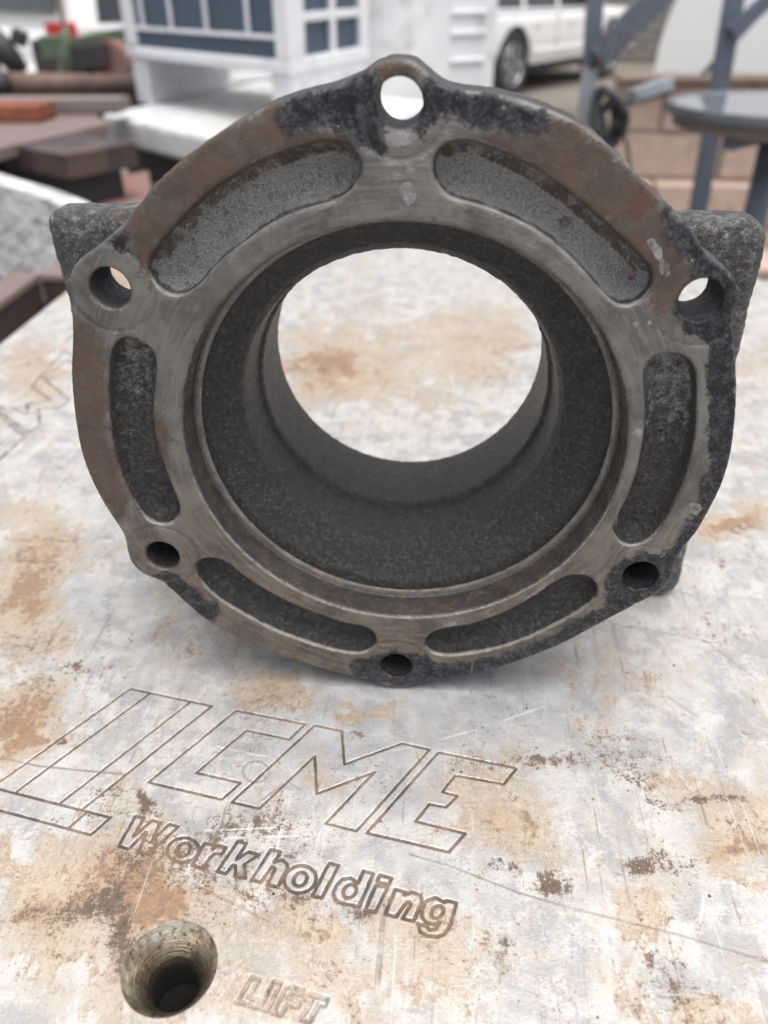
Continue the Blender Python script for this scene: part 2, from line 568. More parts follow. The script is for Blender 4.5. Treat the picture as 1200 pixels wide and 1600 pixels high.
def make_plate_mat():
    n = NT('stained_fixture_plate')
    brown, tan, clean = n.attr('stain')
    groove, scr, _b = n.attr('cuts')
    n1 = n.noise(14, 8, .68, None, .6)
    n2 = n.noise(55, 8, .72, None, .3, (3, 3, 0))
    n3 = n.noise(260, 6, .75, None, 0, (1, 7, 0))
    n4 = n.noise(900, 4, .7)
    sA = n.noise(60, 6, .75, (1, .13, 1, R(28)), .2)
    sB = n.noise(75, 6, .75, (.12, 1, 1, R(8)), .1, (4, 2, 0))
    def sp(x, k): return n.math('MULTIPLY', n.math('SUBTRACT', x, .5), k)
    def add(*a):
        r = a[0]
        for q in a[1:]: r = n.math('ADD', r, q)
        return r
    n5 = n.noise(28, 7, .72, None, .8, (9, 4, 0))
    n6 = n.noise(120, 7, .75, (1, .45, 1, R(20)), .2, (1, 6, 0))
    n7 = n.noise(40, 8, .78, (1, .6, 1, R(-25)), 1.2, (3, 8, 0))
    n8 = n.noise(520, 5, .75, None, 0, (5, 3, 0))
    # worn pale skin with greyer, cooler film, broken up at every scale
    c = n.mix(n.ramp(add(n5, sp(n6, .5)), .38, .62), (.53, .505, .47), (.37, .362, .36))
    c = n.mix(n.ramp(add(n2, sp(n8, .6)), .47, .60, 0, .8), c, (.60, .58, .55))
    c = n.mix(n.math('MULTIPLY', clean, .7), c, n.mix(n.ramp(n2, .35, .65), (.37, .385, .41), (.46, .47, .485)))
    # warm tan staining with ragged outlines and darker tide lines
    tsum = add(n.math('MULTIPLY', tan, .60), .06, sp(n1, 1.0), sp(n7, 1.5), sp(n6, .9), sp(n8, .35))
    tcol = n.mix(n.ramp(add(n6, sp(n8, .8)), .38, .62), (.37, .205, .09), (.54, .40, .25))
    tcol = n.mix(n.ramp(n7, .40, .62), tcol, n.mix(n.ramp(n8, .4, .6), (.42, .35, .255), (.55, .48, .38)))
    c = n.mix(n.ramp(tsum, .10, .36, 0, .42), c, tcol)
    c = n.mix(n.ramp(add(tsum, sp(n8, .5)), .34, .62, 0, .62), c, tcol)
    tide = n.math('MULTIPLY', n.ramp(tsum, .30, .36), n.ramp(tsum, .46, .37))
    c = n.mix(n.math('MULTIPLY', tide, n.ramp(n2, .42, .58, 0, .6)), c, (.30, .185, .105))
    tcol2 = n.mix(n.ramp(n3, .4, .6), (.315, .16, .075), (.24, .13, .075))
    c = n.mix(n.ramp(add(tsum, sp(n3, .9), sp(n8, .6)), .58, .80, 0, .75), c, tcol2)
    # dark brown / black grime: grainy, crisp at the edge, torn by directional scuffs
    bsum = add(n.math('MULTIPLY', brown, .62), .06, sp(n2, 1.3), sp(n3, 1.4), sp(n6, 1.3), sp(sA, .9), sp(n7, .9), sp(n8, 1.3), sp(n4, .8))
    bcol = n.mix(n.ramp(n8, .38, .62), (.055, .040, .036), (.15, .10, .075))
    c = n.mix(n.ramp(bsum, .26, .60, 0, .6), c, (.25, .18, .13))
    c = n.mix(n.ramp(bsum, .50, .68, 0, .9), c, bcol)
    # fine dark pepper and pits, clustered
    clus = add(sp(n.noise(22, 5, .7, None, .4, (7, 7, 0)), 1.4), n.math('MULTIPLY', brown, .30), n.math('MULTIPLY', tan, .08))
    pep = add(sp(n3, .8), sp(n4, .8), sp(n8, .9), n.math('MULTIPLY', clus, .55))
    c = n.mix(n.ramp(pep, .10, .30, 0, .70), c, (.20, .145, .105))
    c = n.mix(n.ramp(pep, .28, .40, 0, .75), c, (.075, .055, .045))
    # fine straight scratches both ways, light and dark
    for k, (rot, th, colr, am) in enumerate(((28, .65, (.17, .13, .105), .5), (-8, .655, (.68, .67, .66), .6), (82, .66, (.66, .65, .63), .5), (125, .65, (.15, .12, .10), .5), (97, .67, (.20, .16, .13), .45))):
        sc_ = n.noise(330, 2, .5, (1, .022, 1, R(rot)), .0, (3 + k, 5 + 2 * k, 0))
        pt = n.ramp(n.noise(26, 4, .6, None, .3, (11 + k, 2 * k, 0)), .48, .60)
        c = n.mix(n.math('MULTIPLY', n.ramp(sc_, th, th + .05), n.math('MULTIPLY', pt, am)), c, colr)
    vo = n.voro(95)
    c = n.mix(n.math('MULTIPLY', n.ramp(vo, .09, .05), n.ramp(n.noise(31, 3, .5, None, 0, (2, 2, 0)), .52, .6)), c, (.06, .05, .045))
    # scuffs
    c = n.mix(n.ramp(sA, .60, .72, 0, .45), c, (.27, .235, .205))
    c = n.mix(n.ramp(sB, .60, .74, 0, .45), c, (.72, .72, .72))
    # explicit scratches
    c = n.mix(n.math('MULTIPLY', scr, .8), c, (.16, .13, .11))
    c = n.mix(n.math('MULTIPLY', _b, .65), c, (.82, .82, .83))
    # dirt lodged in the engraving
    gd = n.ramp(n.math('ADD', groove, n.math('MULTIPLY', n.math('SUBTRACT', n3, .5), .7)), .32, .7)
    gcol = n.mix(n.ramp(n2, .4, .62), (.045, .034, .028), (.20, .135, .09))
    c = n.mix(n.math('MULTIPLY', gd, .93), c, gcol)
    rough = n.ramp(add(n2, sp(n6, .6)), .35, .65, .27, .50)
    rough = n.math('ADD', rough, n.math('MULTIPLY', n.ramp(bsum, .3, .7), .3))
    nm = n.bump(n3, .0006, .5)
    nm = n.bump(n4, .00025, .5, nm)
    nm = n.bump(sB, .0003, .5, nm)
    rough = n.math('ADD', rough, n.math('MULTIPLY', gd, .3))
    return n.fin(c, rough, n.math('MULTIPLY', n.math('SUBTRACT', 1.0, gd), .25), nm, .5)


M_cast = make_cast_mat()
M_plate = make_plate_mat()

n = NT('turned_hole_metal')
rings = n.radial(2600, 1.2, axes=(0, 1), detail=2)
lfn = n.noise(70, 5, .7)
c_ = n.mix(n.ramp(rings, .36, .66), (.50, .45, .37), (.70, .65, .55))
c_ = n.mix(n.ramp(lfn, .42, .62, 0, .75), c_, (.15, .09, .05))
c_ = n.mix(n.ramp(n.noise(420, 5, .75), .54, .64, 0, .85), c_, (.07, .05, .04))
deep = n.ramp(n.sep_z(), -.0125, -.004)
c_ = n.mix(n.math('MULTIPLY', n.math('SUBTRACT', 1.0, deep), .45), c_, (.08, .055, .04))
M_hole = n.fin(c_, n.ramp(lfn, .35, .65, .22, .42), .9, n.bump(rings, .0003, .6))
M_hole_dark = simple('dark_bore', (.012, .011, .010), (.022, .019, .017), 200, .75)  # near-black throughout the drilled bore

# ------------------------------------------------------------------ the setting: ground and sky dome are World + one sheet
gm = bmesh.new()
bmesh.ops.create_grid(gm, x_segments=60, y_segments=60, size=220)
for v in gm.verts:
    d = math.hypot(v.co.x, v.co.y - 3)
    v.co.z = -0.97 + (0.02 * math.sin(v.co.x * .7) * math.cos(v.co.y * .9) if d > 14 else 0)
ground = link('ground', bm_mesh('ground', gm, True), M_ground)
tag(ground, kind='structure')
GZ = -0.97

# ================================================================== the casting
OUTLINE = [(623,94),(600,97),(584,103),(572,112),(556,124),(517,139),(470,150),(425,163),(378,187),(335,214),(288,249),(256,277),
 (232,302),(218,320),(204,338),(190,355),(168,374),(150,392),(133,401),(118,413),(109,430),(106,448),(108,467),(110,483),(112,510),(112,545),(110,575),(111,603),
 (115,647),(122,693),(133,733),(150,770),(167,800),(186,827),(195,843),(197,865),(203,883),(217,897),(233,905),(251,912),(270,928),(290,946),(312,966),(340,984),(375,1003),
 (421,1022),(476,1040),(526,1054),(575,1066),(602,1076),(628,1079),(665,1072),(700,1065),(765,1052),(825,1032),(880,1010),(925,985),(968,962),(1000,946),(1030,930),
 (1046,914),(1053,897),(1057,880),(1068,861),(1090,835),(1110,800),(1130,760),(1142,720),(1148,680),(1152,630),(1152,590),(1149,547),(1145,521),(1146,500),(1151,483),
 (1155,466),(1153,448),(1142,431),(1127,419),(1110,408),(1098,393),(1089,374),(1075,355),(1056,334),(1037,316),(1013,294),(990,268),(967,246),(925,207),(880,183),(835,166),
 (790,153),(750,147),(715,144),(690,135),(672,121),(657,106),(642,97)]
SLOTS = [
 [(512,223),(540,229),(558,247),(563,268),(554,291),(535,309),(512,318),(467,330),(421,350),(384,378),(352,401),(329,424),(311,447),(292,460),(270,464),(247,451),(233,428),(233,408),(247,387),(283,346),(329,302),(375,272),(421,250),(467,234)],
 [(678,265),(685,238),(710,224),(740,225),(775,240),(825,262),(875,295),(925,335),(970,375),(1005,410),(1018,430),(1015,455),(995,475),(970,480),(950,467),(925,437),(890,400),(850,365),(800,340),(750,320),(710,312),(688,296)],
 [(173,567),(178,545),(190,534),(207,532),(223,540),(237,553),(242,573),(238,607),(235,647),(240,687),(250,720),(263,757),(277,787),(279,803),(270,818),(250,823),(230,813),(217,797),(200,763),(187,730),(177,687),(172,630)],
 [(1008,590),(1012,572),(1025,561),(1042,557),(1062,559),(1078,569),(1086,587),(1086,640),(1084,682),(1075,727),(1060,770),(1042,807),(1025,835),(1007,850),(987,856),(970,850),(960,835),(962,817),(975,797),(990,765),(1002,725),(1010,680),(1012,640)],
 [(306,889),(315,878),(334,876),(352,882),(375,901),(412,926),(457,949),(503,967),(540,979),(572,983),(585,995),(586,1011),(572,1022),(544,1022),(503,1013),(457,997),(421,983),(375,958),(338,935),(315,912)],
 [(664,1010),(672,994),(695,986),(740,980),(790,962),(835,937),(870,912),(895,902),(920,905),(932,920),(930,937),(905,957),(860,982),(810,1005),(755,1020),(700,1027),(675,1022)]]
PAINT = [
 [(440,165),(520,130),(575,112),(590,125),(585,200),(600,240),(565,225),(530,205),(470,205),(445,215)],
 [(660,120),(720,150),(800,165),(856,185),(850,205),(830,218),(770,195),(700,180),(668,195),(650,215),(640,180)],
 [(1038,328),(1075,360),(1100,400),(1150,430),(1160,470),(1140,530),(1155,590),(1150,680),(1130,760),(1090,835),(1060,870),(1060,900),(1020,945),(960,965),(880,1012),(760,1056),(660,1075),(600,1072),(585,1060),(610,1020),(650,1020),(690,1042),(780,1030),(860,1000),(950,945),(945,900),(985,868),(1040,872),(1085,800),(1108,740),(1112,640),(1108,530),(1060,510),(1052,480),(1090,440),(1065,400),(1030,345)],
 [(228,905),(262,898),(300,915),(345,955),(330,975),(285,945)],
 [(540,1040),(600,1020),(610,1060),(575,1066)],
 [(175,372),(195,362),(205,380),(190,395)]]
RUST = [
 [(205,330),(300,235),(380,185),(450,155),(440,215),(520,205),(560,225),(500,220),(420,248),(330,300),(250,385),(235,410),(240,450),(215,420),(195,380)],
 [(850,200),(880,183),(960,240),(1035,320),(1045,360),(1080,400),(1090,440),(1050,490),(1010,470),(1018,425),(960,365),(880,296),(800,246),(760,215)],
 [(110,500),(155,520),(160,600),(165,690),(200,790),(180,820),(135,740),(110,650),(108,560)],
 [(585,100),(623,94),(665,115),(650,125),(600,125)],
 [(232,640),(252,640),(275,740),(262,735)],
 [(560,1065),(628,1079),(680,1070),(640,1064),(590,1058)]]
ORANGE = [[(990,285),(1035,310),(1030,340),(1000,345),(975,330)], [(380,262),(425,240),(430,262),(390,285)], [(890,905),(920,903),(933,920),(922,930),(900,918)],
          [(428,165),(446,165),(450,205),(432,205)], [(500,230),(515,225),(520,232),(505,240)], [(880,355),(900,352),(905,375),(888,378)], [(985,440),(1003,435),(1002,458),(985,460)]]
CHIP = [[(625,292),(645,288),(652,318),(630,330)], [(612,270),(628,272),(626,284),(612,282)], [(632,262),(648,262),(648,276),(634,276)],
        [(1012,372),(1030,395),(1048,420),(1040,438),(1028,415),(1012,388)], [(812,945),(850,918),(858,925),(830,950)], [(690,975),(715,970),(712,980),(692,982)],
        [(440,947),(470,958),(465,966),(440,955)], [(990,672),(1002,670),(1000,688)], [(1078,785),(1098,790),(1095,812),(1075,805)], [(600,212),(650,206),(655,225),(610,232)],
        [(985,505),(1000,503),(998,520),(986,518)], [(1008,500),(1020,505),(1012,520)]]
BOLTS = [(90, 1), (150, 1), (30, 1), (210, 0), (330, 0), (270, 0)]


def face_poly(pts, n=2):
    q = np.array([on_y(u, v, 0.0) for u, v in pts])
    return chaikin(np.c_[q[:, 0], q[:, 2] - H], n)


S = 0.0008
gx = np.arange(-0.186, 0.1765, S)
gz = np.arange(-H - 0.003, 0.1495, S)
gy = np.concatenate([np.arange(-0.0035, 0.029, S), np.arange(0.0295, 0.1165, 0.0015)])
X, Z = np.meshgrid(gx.astype(np.float32), gz.astype(np.float32), indexing='ij')
out2 = sd_poly(X, Z, face_poly(OUTLINE))
slot2 = [sd_poly(X, Z, face_poly(s)) for s in SLOTS]
warp = (fbm(X * 170, Z * 170, 4, 3) - .5)
paint2 = np.min([sd_poly(X, Z, face_poly(s, 1)) for s in PAINT], 0) + warp * .006
rust2 = np.min([sd_poly(X, Z, face_poly(s, 1)) for s in RUST], 0) + warp * .006
orange2 = np.min([sd_poly(X, Z, face_poly(s, 1)) for s in ORANGE], 0) + warp * .008
chip2 = np.min([sd_poly(X, Z, face_poly(s, 1)) for s in CHIP], 0) + warp * .004
rb = np.hypot(X - .002, Z + .002)
rt = np.hypot(X + .0005, Z + .0005)
bolt2 = [(np.hypot(X - .130 * math.cos(R(a)) - .0005, Z - .130 * math.sin(R(a)) - .0003) , thr) for a, thr in BOLTS]
boss2 = np.min([b for b, _ in bolt2], 0)
lump = (fbm(X * 55, Z * 55, 3, 8) - .5)
rough2 = (fbm(X * 420, Z * 420, 3, 21) - .5)
# rear mounting plate outline (square, rounded corners)
tz2 = np.clip((.0735 - Z) / (.0735 + H), 0, 1)            # the left side leans in towards the foot
qx = np.abs(X + .0065 - .0075 * tz2) - (.1715 - .0075 * tz2 - .010)
qz = np.abs(Z - (.0735 - H) / 2) - ((.0735 + H) / 2 - .010)
rear2 = np.hypot(np.maximum(qx, 0), np.maximum(qz, 0)) + np.minimum(np.maximum(qx, qz), 0) - .010
rear2 = rear2 + lump * .0025 + rough2 * .0008
mh = np.minimum(np.hypot(X + .1475, Z - .0365), np.hypot(X - .1375, Z - .038)) - .0135
T = 0.0245
PY = np.array([-.01, 0.0, .0012, .0152, .0162, .0180, .0184, .0210, .0216, .026, .031, .035, .040, .0625, .0645, .115, .13])
PR = np.array([.0953, .0953, .0938, .0932, .0903, .0900, .0942, .0940, .0898, .0845, .0775, .0738, .0724, .0716, .0696, .0707, .0707])
face_off = .0004 * sstep(.0030, -.0030, paint2) + .0002 * warp - .0008 * sstep(.0168, .0158, boss2) * sstep(.11, .1, -X) * 0
ringcut = .0007 * np.exp(-((boss2 - .0172) / .0010) ** 2)          # line left round each bolt boss
face_off = face_off + ringcut
D = np.empty((len(gx), len(gy), len(gz)), np.float32)
for j, y in enumerate(gy):
    y = float(y)
    fl = smax(smax(out2 + .0006 * rough2 * (y > .002), face_off - y, .0022), np.float32(y - T) + lump * .002, .004)
    for s2, dep in zip(slot2, (.0105, .0105, .0095, .0105, .0085, .0085)):
        v = smax(s2 + .18 * max(y, 0) - .0008, np.float32(y - dep) + rough2 * .0012 + lump * .002, .006)
        fl = smax(fl, -v, .0018)
    body = smax(rt - (.103 + .010 * math.exp(-((y - .026) / .01) ** 2)), np.float32(max(.016 - y, y - .1)), .003)
    rp = smax(smax(rear2, np.float32(.0855 - y) + lump * .003 + rough2 * .0012, .009), np.float32(y - .111), .007)
    rp = smax(rp, -mh, .002)
    d = smin(smin(fl, body, .006), rp, .010) if y > .012 else fl
    rad = np.interp(y, PY, PR)
    cx = rb if y < .02 else rb + (rt - rb) * min(1, (y - .02) / .02)
    d = smax(d, (rad + (rough2 * .0008 if y > .0175 else 0)) - cx, .0009 if y < .02 else .002)
    for b2, thr in bolt2:
        r0 = .0080 + max(0, .0011 - max(y, 0)) * .8
        if thr or y < .021:
            d = smax(d, r0 - b2, .0006)
    D[:, j, :] = d


def surface_nets(D, ax, ay, az):
    nx, ny, nz = D.shape
    ins = D < 0
    cnt = np.zeros((nx - 1, ny - 1, nz - 1), np.uint8)
    corners = [(i, j, k) for i in (0, 1) for j in (0, 1) for k in (0, 1)]
    for i, j, k in corners:
        cnt += ins[i:nx - 1 + i, j:ny - 1 + j, k:nz - 1 + k]
    act = (cnt > 0) & (cnt < 8)
    I, J, K = np.nonzero(act)
    idx = np.full(act.shape, -1, np.int32)
    idx[I, J, K] = np.arange(len(I))
    vals = {c: D[I + c[0], J + c[1], K + c[2]] for c in corners}
    acc = np.zeros((len(I), 3), np.float64)
    num = np.zeros(len(I))
    for a in corners:
        for ax_ in range(3):
            if a[ax_]: continue
            b = list(a); b[ax_] = 1; b = tuple(b)
            va, vb = vals[a], vals[b]
            cr = (va < 0) != (vb < 0)
            t = np.where(cr, va / np.where(cr, va - vb, 1), 0)
            p = np.tile(np.array(a, float), (len(I), 1))
            p[:, ax_] = t
            acc[cr] += p[cr]
            num += cr
    acc /= num[:, None]
    def lerp(g, i, f): return g[i] + (g[i + 1] - g[i]) * f
    V = np.c_[lerp(ax, I, acc[:, 0]), lerp(ay, J, acc[:, 1]), lerp(az, K, acc[:, 2])]
    quads = []
    # x edges
    for axis in range(3):
        sl0 = [slice(1, -1)] * 3; sl1 = [slice(1, -1)] * 3
        sl0[axis] = slice(0, -1); sl1[axis] = slice(1, None)
        a, b = ins[tuple(sl0)], ins[tuple(sl1)]
        e = np.argwhere(a != b)
        o = np.array([1, 1, 1]); o[axis] = 0
        e = e + o
        s = ins[e[:, 0], e[:, 1], e[:, 2]]
        u, w = [(1, 2), (2, 0), (0, 1)][axis]
        du = np.zeros(3, int); du[u] = 1
        dw = np.zeros(3, int); dw[w] = 1
        q = np.stack([idx[tuple((e - du - dw).T)], idx[tuple((e - dw).T)], idx[tuple(e.T)], idx[tuple((e - du).T)]], 1)
        q[~s] = q[~s][:, ::-1]
        quads.append(q)
    q = np.concatenate(quads)
    return V, q[(q >= 0).all(1)]


V, Q = surface_nets(D, gx, gy, gz)
del D
ii = np.clip(np.round((V[:, 0] - gx[0]) / S).astype(int), 0, len(gx) - 1)
kk = np.clip(np.round((V[:, 2] - gz[0]) / S).astype(int), 0, len(gz) - 1)


fi = np.clip((V[:, 0] - gx[0]) / S, 0, len(gx) - 1.001)
fk = np.clip((V[:, 2] - gz[0]) / S, 0, len(gz) - 1.001)
i0, k0 = fi.astype(int), fk.astype(int)
fi, fk = fi - i0, fk - k0


def samp(f):
    return (f[i0, k0] * (1 - fi) + f[i0 + 1, k0] * fi) * (1 - fk) + (f[i0, k0 + 1] * (1 - fi) + f[i0 + 1, k0 + 1] * fi) * fk


yv = V[:, 1]
front = sstep(.0030, .0022, yv) * (samp(out2) < .001)
in_slot = np.zeros(len(V), bool)
palev = np.zeros(len(V))
for s2, pv in zip(slot2, (1.0, 1.15, .60, .70, .22, .20)):
    k = (samp(s2) < .0006) & (yv > .0016) & (yv < .014)
    in_slot |= k
    depthf = sstep(.003, .0075, yv)
    palev[k] = (pv * (.4 + .6 * depthf))[k]
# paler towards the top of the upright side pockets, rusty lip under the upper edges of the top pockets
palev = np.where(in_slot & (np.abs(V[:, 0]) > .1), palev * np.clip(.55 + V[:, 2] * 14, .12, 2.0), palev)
front = np.where(in_slot, 0, front)
bore = (samp(rb) < .0962) & (yv < .0182) & (yv > .0009)
mach = front * (1 - .0) + bore * .80
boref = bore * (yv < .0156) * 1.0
mach = np.where((yv > .0156) & (yv < .0182) & (samp(rb) < .0925), 1.0, mach)
mach = np.where((yv > .0183) & (yv < .03), 0, mach)
paintv = sstep(.0060, -.0050, samp(paint2)) * front
rustv = sstep(.009, -.007, samp(rust2)) * front
rustv = np.maximum(rustv, .30 * bore * (yv < .0152))
rustv = np.maximum(rustv, .36 * (yv > .003) * (yv < .024) * (samp(out2) > -.003))
lowface = sstep(.02, -.09, V[:, 2]) * front
rustv = np.maximum(rustv, .30 * lowface)
upper = np.zeros(len(V), bool)
for s2 in slot2[:2]:
    g_ = np.gradient(s2, axis=1)
    upper |= (samp(s2) < .0006) & (samp(s2) > -.0050) & (samp(g_) > .0002)
rustv = np.where(in_slot & upper & (yv > .002), .55, rustv)
orv = sstep(.006, -.005, samp(orange2)) * (yv < .013) * .9
chipv = sstep(.0012, -.0012, samp(chip2)) * front
ear = (yv > .075) & (samp(rear2) > -.06)
palev = np.where(ear, .42, palev)
topear = ear & (V[:, 2] > .062)
palev = np.where(topear, .55, palev)
rustv = np.where(topear, .34, rustv)
V[:, 2] += 0.0006
casting = thing('cast_iron_housing', (0, 0, H), 'large rusty cast iron housing with a round six-hole flange, standing on the pale plate', 'machine part')
me = mesh_np('flanged_body', V, Q)
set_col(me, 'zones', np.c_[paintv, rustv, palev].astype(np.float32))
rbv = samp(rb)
bright = np.exp(-((rbv - .0946) / .0006) ** 2) * sstep(.0030, .0012, yv) * (.30 + .40 * sstep(.02, -.05, V[:, 2]))  # bright bore chamfer, its painted highlight stronger towards the bottom
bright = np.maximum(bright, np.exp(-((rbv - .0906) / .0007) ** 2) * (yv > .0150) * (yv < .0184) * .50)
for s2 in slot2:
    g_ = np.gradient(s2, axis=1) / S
    bright = np.maximum(bright, np.exp(-((samp(s2) - .0005) / .0009) ** 2) * sstep(.0032, .0018, yv) * sstep(.1, -.6, samp(g_)) * .80)  # highlight painted along the up-facing lower edges of each slot
set_col(me, 'wear_glint', np.c_[boref, bright, boref].astype(np.float32))
set_col(me, 'wear', np.c_[mach, chipv, orv].astype(np.float32))
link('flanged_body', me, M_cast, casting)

# ================================================================== the engraved plate
def zp(pts): return np.array([on_z(u, v, 0.0)[:2] for u, v in pts])
def zo(o, s, pts): return [(o[0] + x / s, o[1] + y / s) for x, y in pts]
def ell(cx, cy, rx, ry, tilt=0, n=22):
    t = R(tilt)
    return [(cx + rx * math.cos(a) * math.cos(t) - ry * math.sin(a) * math.sin(t), cy + rx * math.cos(a) * math.sin(t) + ry * math.sin(a) * math.cos(t)) for a in [2 * math.pi * k / n for k in range(n + 1)]]
def cl(p): return list(p) + [p[0]]


LOGO = [[(-50,1253),(-12,1230),(204,1076),(331,1103)], [(-12,1230),(173,1277),(142,1304),(-60,1250)], [(233,1084),(25,1237)], [(297,1097),(95,1254)], [(331,1103),(129,1264)], [(134,1270),(108,1293)],
 cl([(369,1110),(477,1131),(452,1155),(385,1141),(307,1207),(376,1223),(347,1249),(232,1222)]),
 cl([(492,1133),(534,1142),(538,1194),(629,1161),(671,1171),(557,1298),(509,1286),(585,1206),(495,1240),(492,1181),(405,1263),(362,1253)]),
 cl([(685,1175),(807,1200),(787,1225),(711,1211),(691,1237),(715,1243),(697,1261),(671,1256),(649,1283),(727,1302),(701,1331),(573,1301)])]
a_, b_ = (170, 1250), (420, 1300)
WORD = [cl(zo(a_, 4.2857, p)) for p in (
  [(180,105),(235,120),(165,242),(290,135),(345,150),(285,275),(405,160),(465,175),(268,360),(200,343),(252,213),(130,327),(65,305)],
  [(640,285),(700,300),(692,325),(735,302),(785,318),(755,360),(715,355),(680,380),(620,455),(560,435)],
  [(865,275),(920,290),(855,395),(935,345),(1005,365),(905,430),(918,522),(845,508),(850,440),(830,432),(785,492),(725,475)])]
WORD += [zo(a_, 4.2857, ell(498, 332, 106, 82, -8)), zo(a_, 4.2857, ell(500, 331, 52, 38, -48))]
WORD += [cl([(423,1327),(438,1330.5),(428,1347),(440,1343),(448,1348),(449,1356),(434,1385.5),(417,1382),(430,1357),(425,1353),(407,1378),(393,1374)])]
WORD += [zo(b_, 3.75, ell(183, 275, 95, 79, -15)), zo(b_, 3.75, ell(184, 274, 44, 36, -48))]
WORD += [cl(zo(b_, 3.75, p)) for p in (
  [(355,180),(410,195),(310,385),(253,372)],
  [(555,225),(612,243),(527,437),(478,425),(430,418),(390,395),(378,355),(395,310),(430,275),(480,268),(522,298)],
  [(650,250),(720,270),(703,305),(635,290)], [(628,310),(695,322),(625,468),(565,452)],
  [(740,335),(800,350),(793,365),(840,350),(888,366),(897,405),(850,520),(785,505),(833,418),(812,405),(745,495),(682,478)],
  [(1100,415),(1042,400),(1030,410),(975,383),(925,400),(900,440),(895,490),(920,525),(965,540),(998,526),(978,566),(942,570),(922,548),(873,533),(885,580),(930,607),(990,612),(1030,595),(1060,550)])]
WORD += [zo(b_, 3.75, ell(474, 345, 44, 34, -48)), zo(b_, 3.75, ell(988, 466, 40, 31, -48))]
l_ = (340, 1480)
LIFT = [cl(zo(l_, 5.4545, p)) for p in (
  [(290,255),(350,275),(258,425),(375,462),(350,505),(170,460)], [(475,290),(540,305),(428,532),(365,512)],
  [(590,325),(728,370),(710,398),(632,375),(608,430),(690,462),(675,500),(592,475),(540,570),(475,550)],
  [(760,390),(930,445),(912,487),(865,472),(780,635),(705,610),(803,455),(745,430)])]
u_ = (0, 500)
FARLOGO = [zo(u_, 7.2727, p) for p in (
  [(-420,830),(0,1105),(300,1300),(425,1205),(402,1035),(660,1020),(750,940),(430,712),(700,520),(860,600)],
  [(-420,760),(0,1050),(100,1030),(275,1105),(270,975),(530,940),(300,800),(640,425),(860,510)],
  [(-300,950),(0,1155),(262,1335),(0,1570),(-300,1830)], [(460,440),(520,405),(800,215),(900,150)], [(460,745),(680,625),(860,720)],
  [(-200,1230),(20,1380),(-200,1560)])]
SCRATCH = [[(640,1335),(700,1352),(810,1395),(900,1421),(1065,1462),(1200,1503),(1300,1530)], [(0,1184),(60,1197),(140,1205),(200,1210)], [(10,1106),(10,1145)],
           zo((340,1080), 4.2857, ell(258, 540, 88, 70)), [(410,1250),(450,1220),(470,1235)], [(960,975),(1100,1000),(1180,1060)], [(1000,1060),(1090,1120)], [(300,1380),(420,1440)],
           [(20,845),(100,842),(170,840)], [(0,875),(90,878)], [(168,930),(172,1010)]]
WSCR = [[(340,1166),(400,1180),(500,1190),(540,1188),(640,1168),(745,1140),(850,1104)], [(440,1290),(430,1340)], [(500,1300),(486,1350)], [(320,1298),(430,1293)], [(340,1310),(470,1306)],
        [(900,1480),(893,1530)], [(1100,1400),(1094,1440)]]
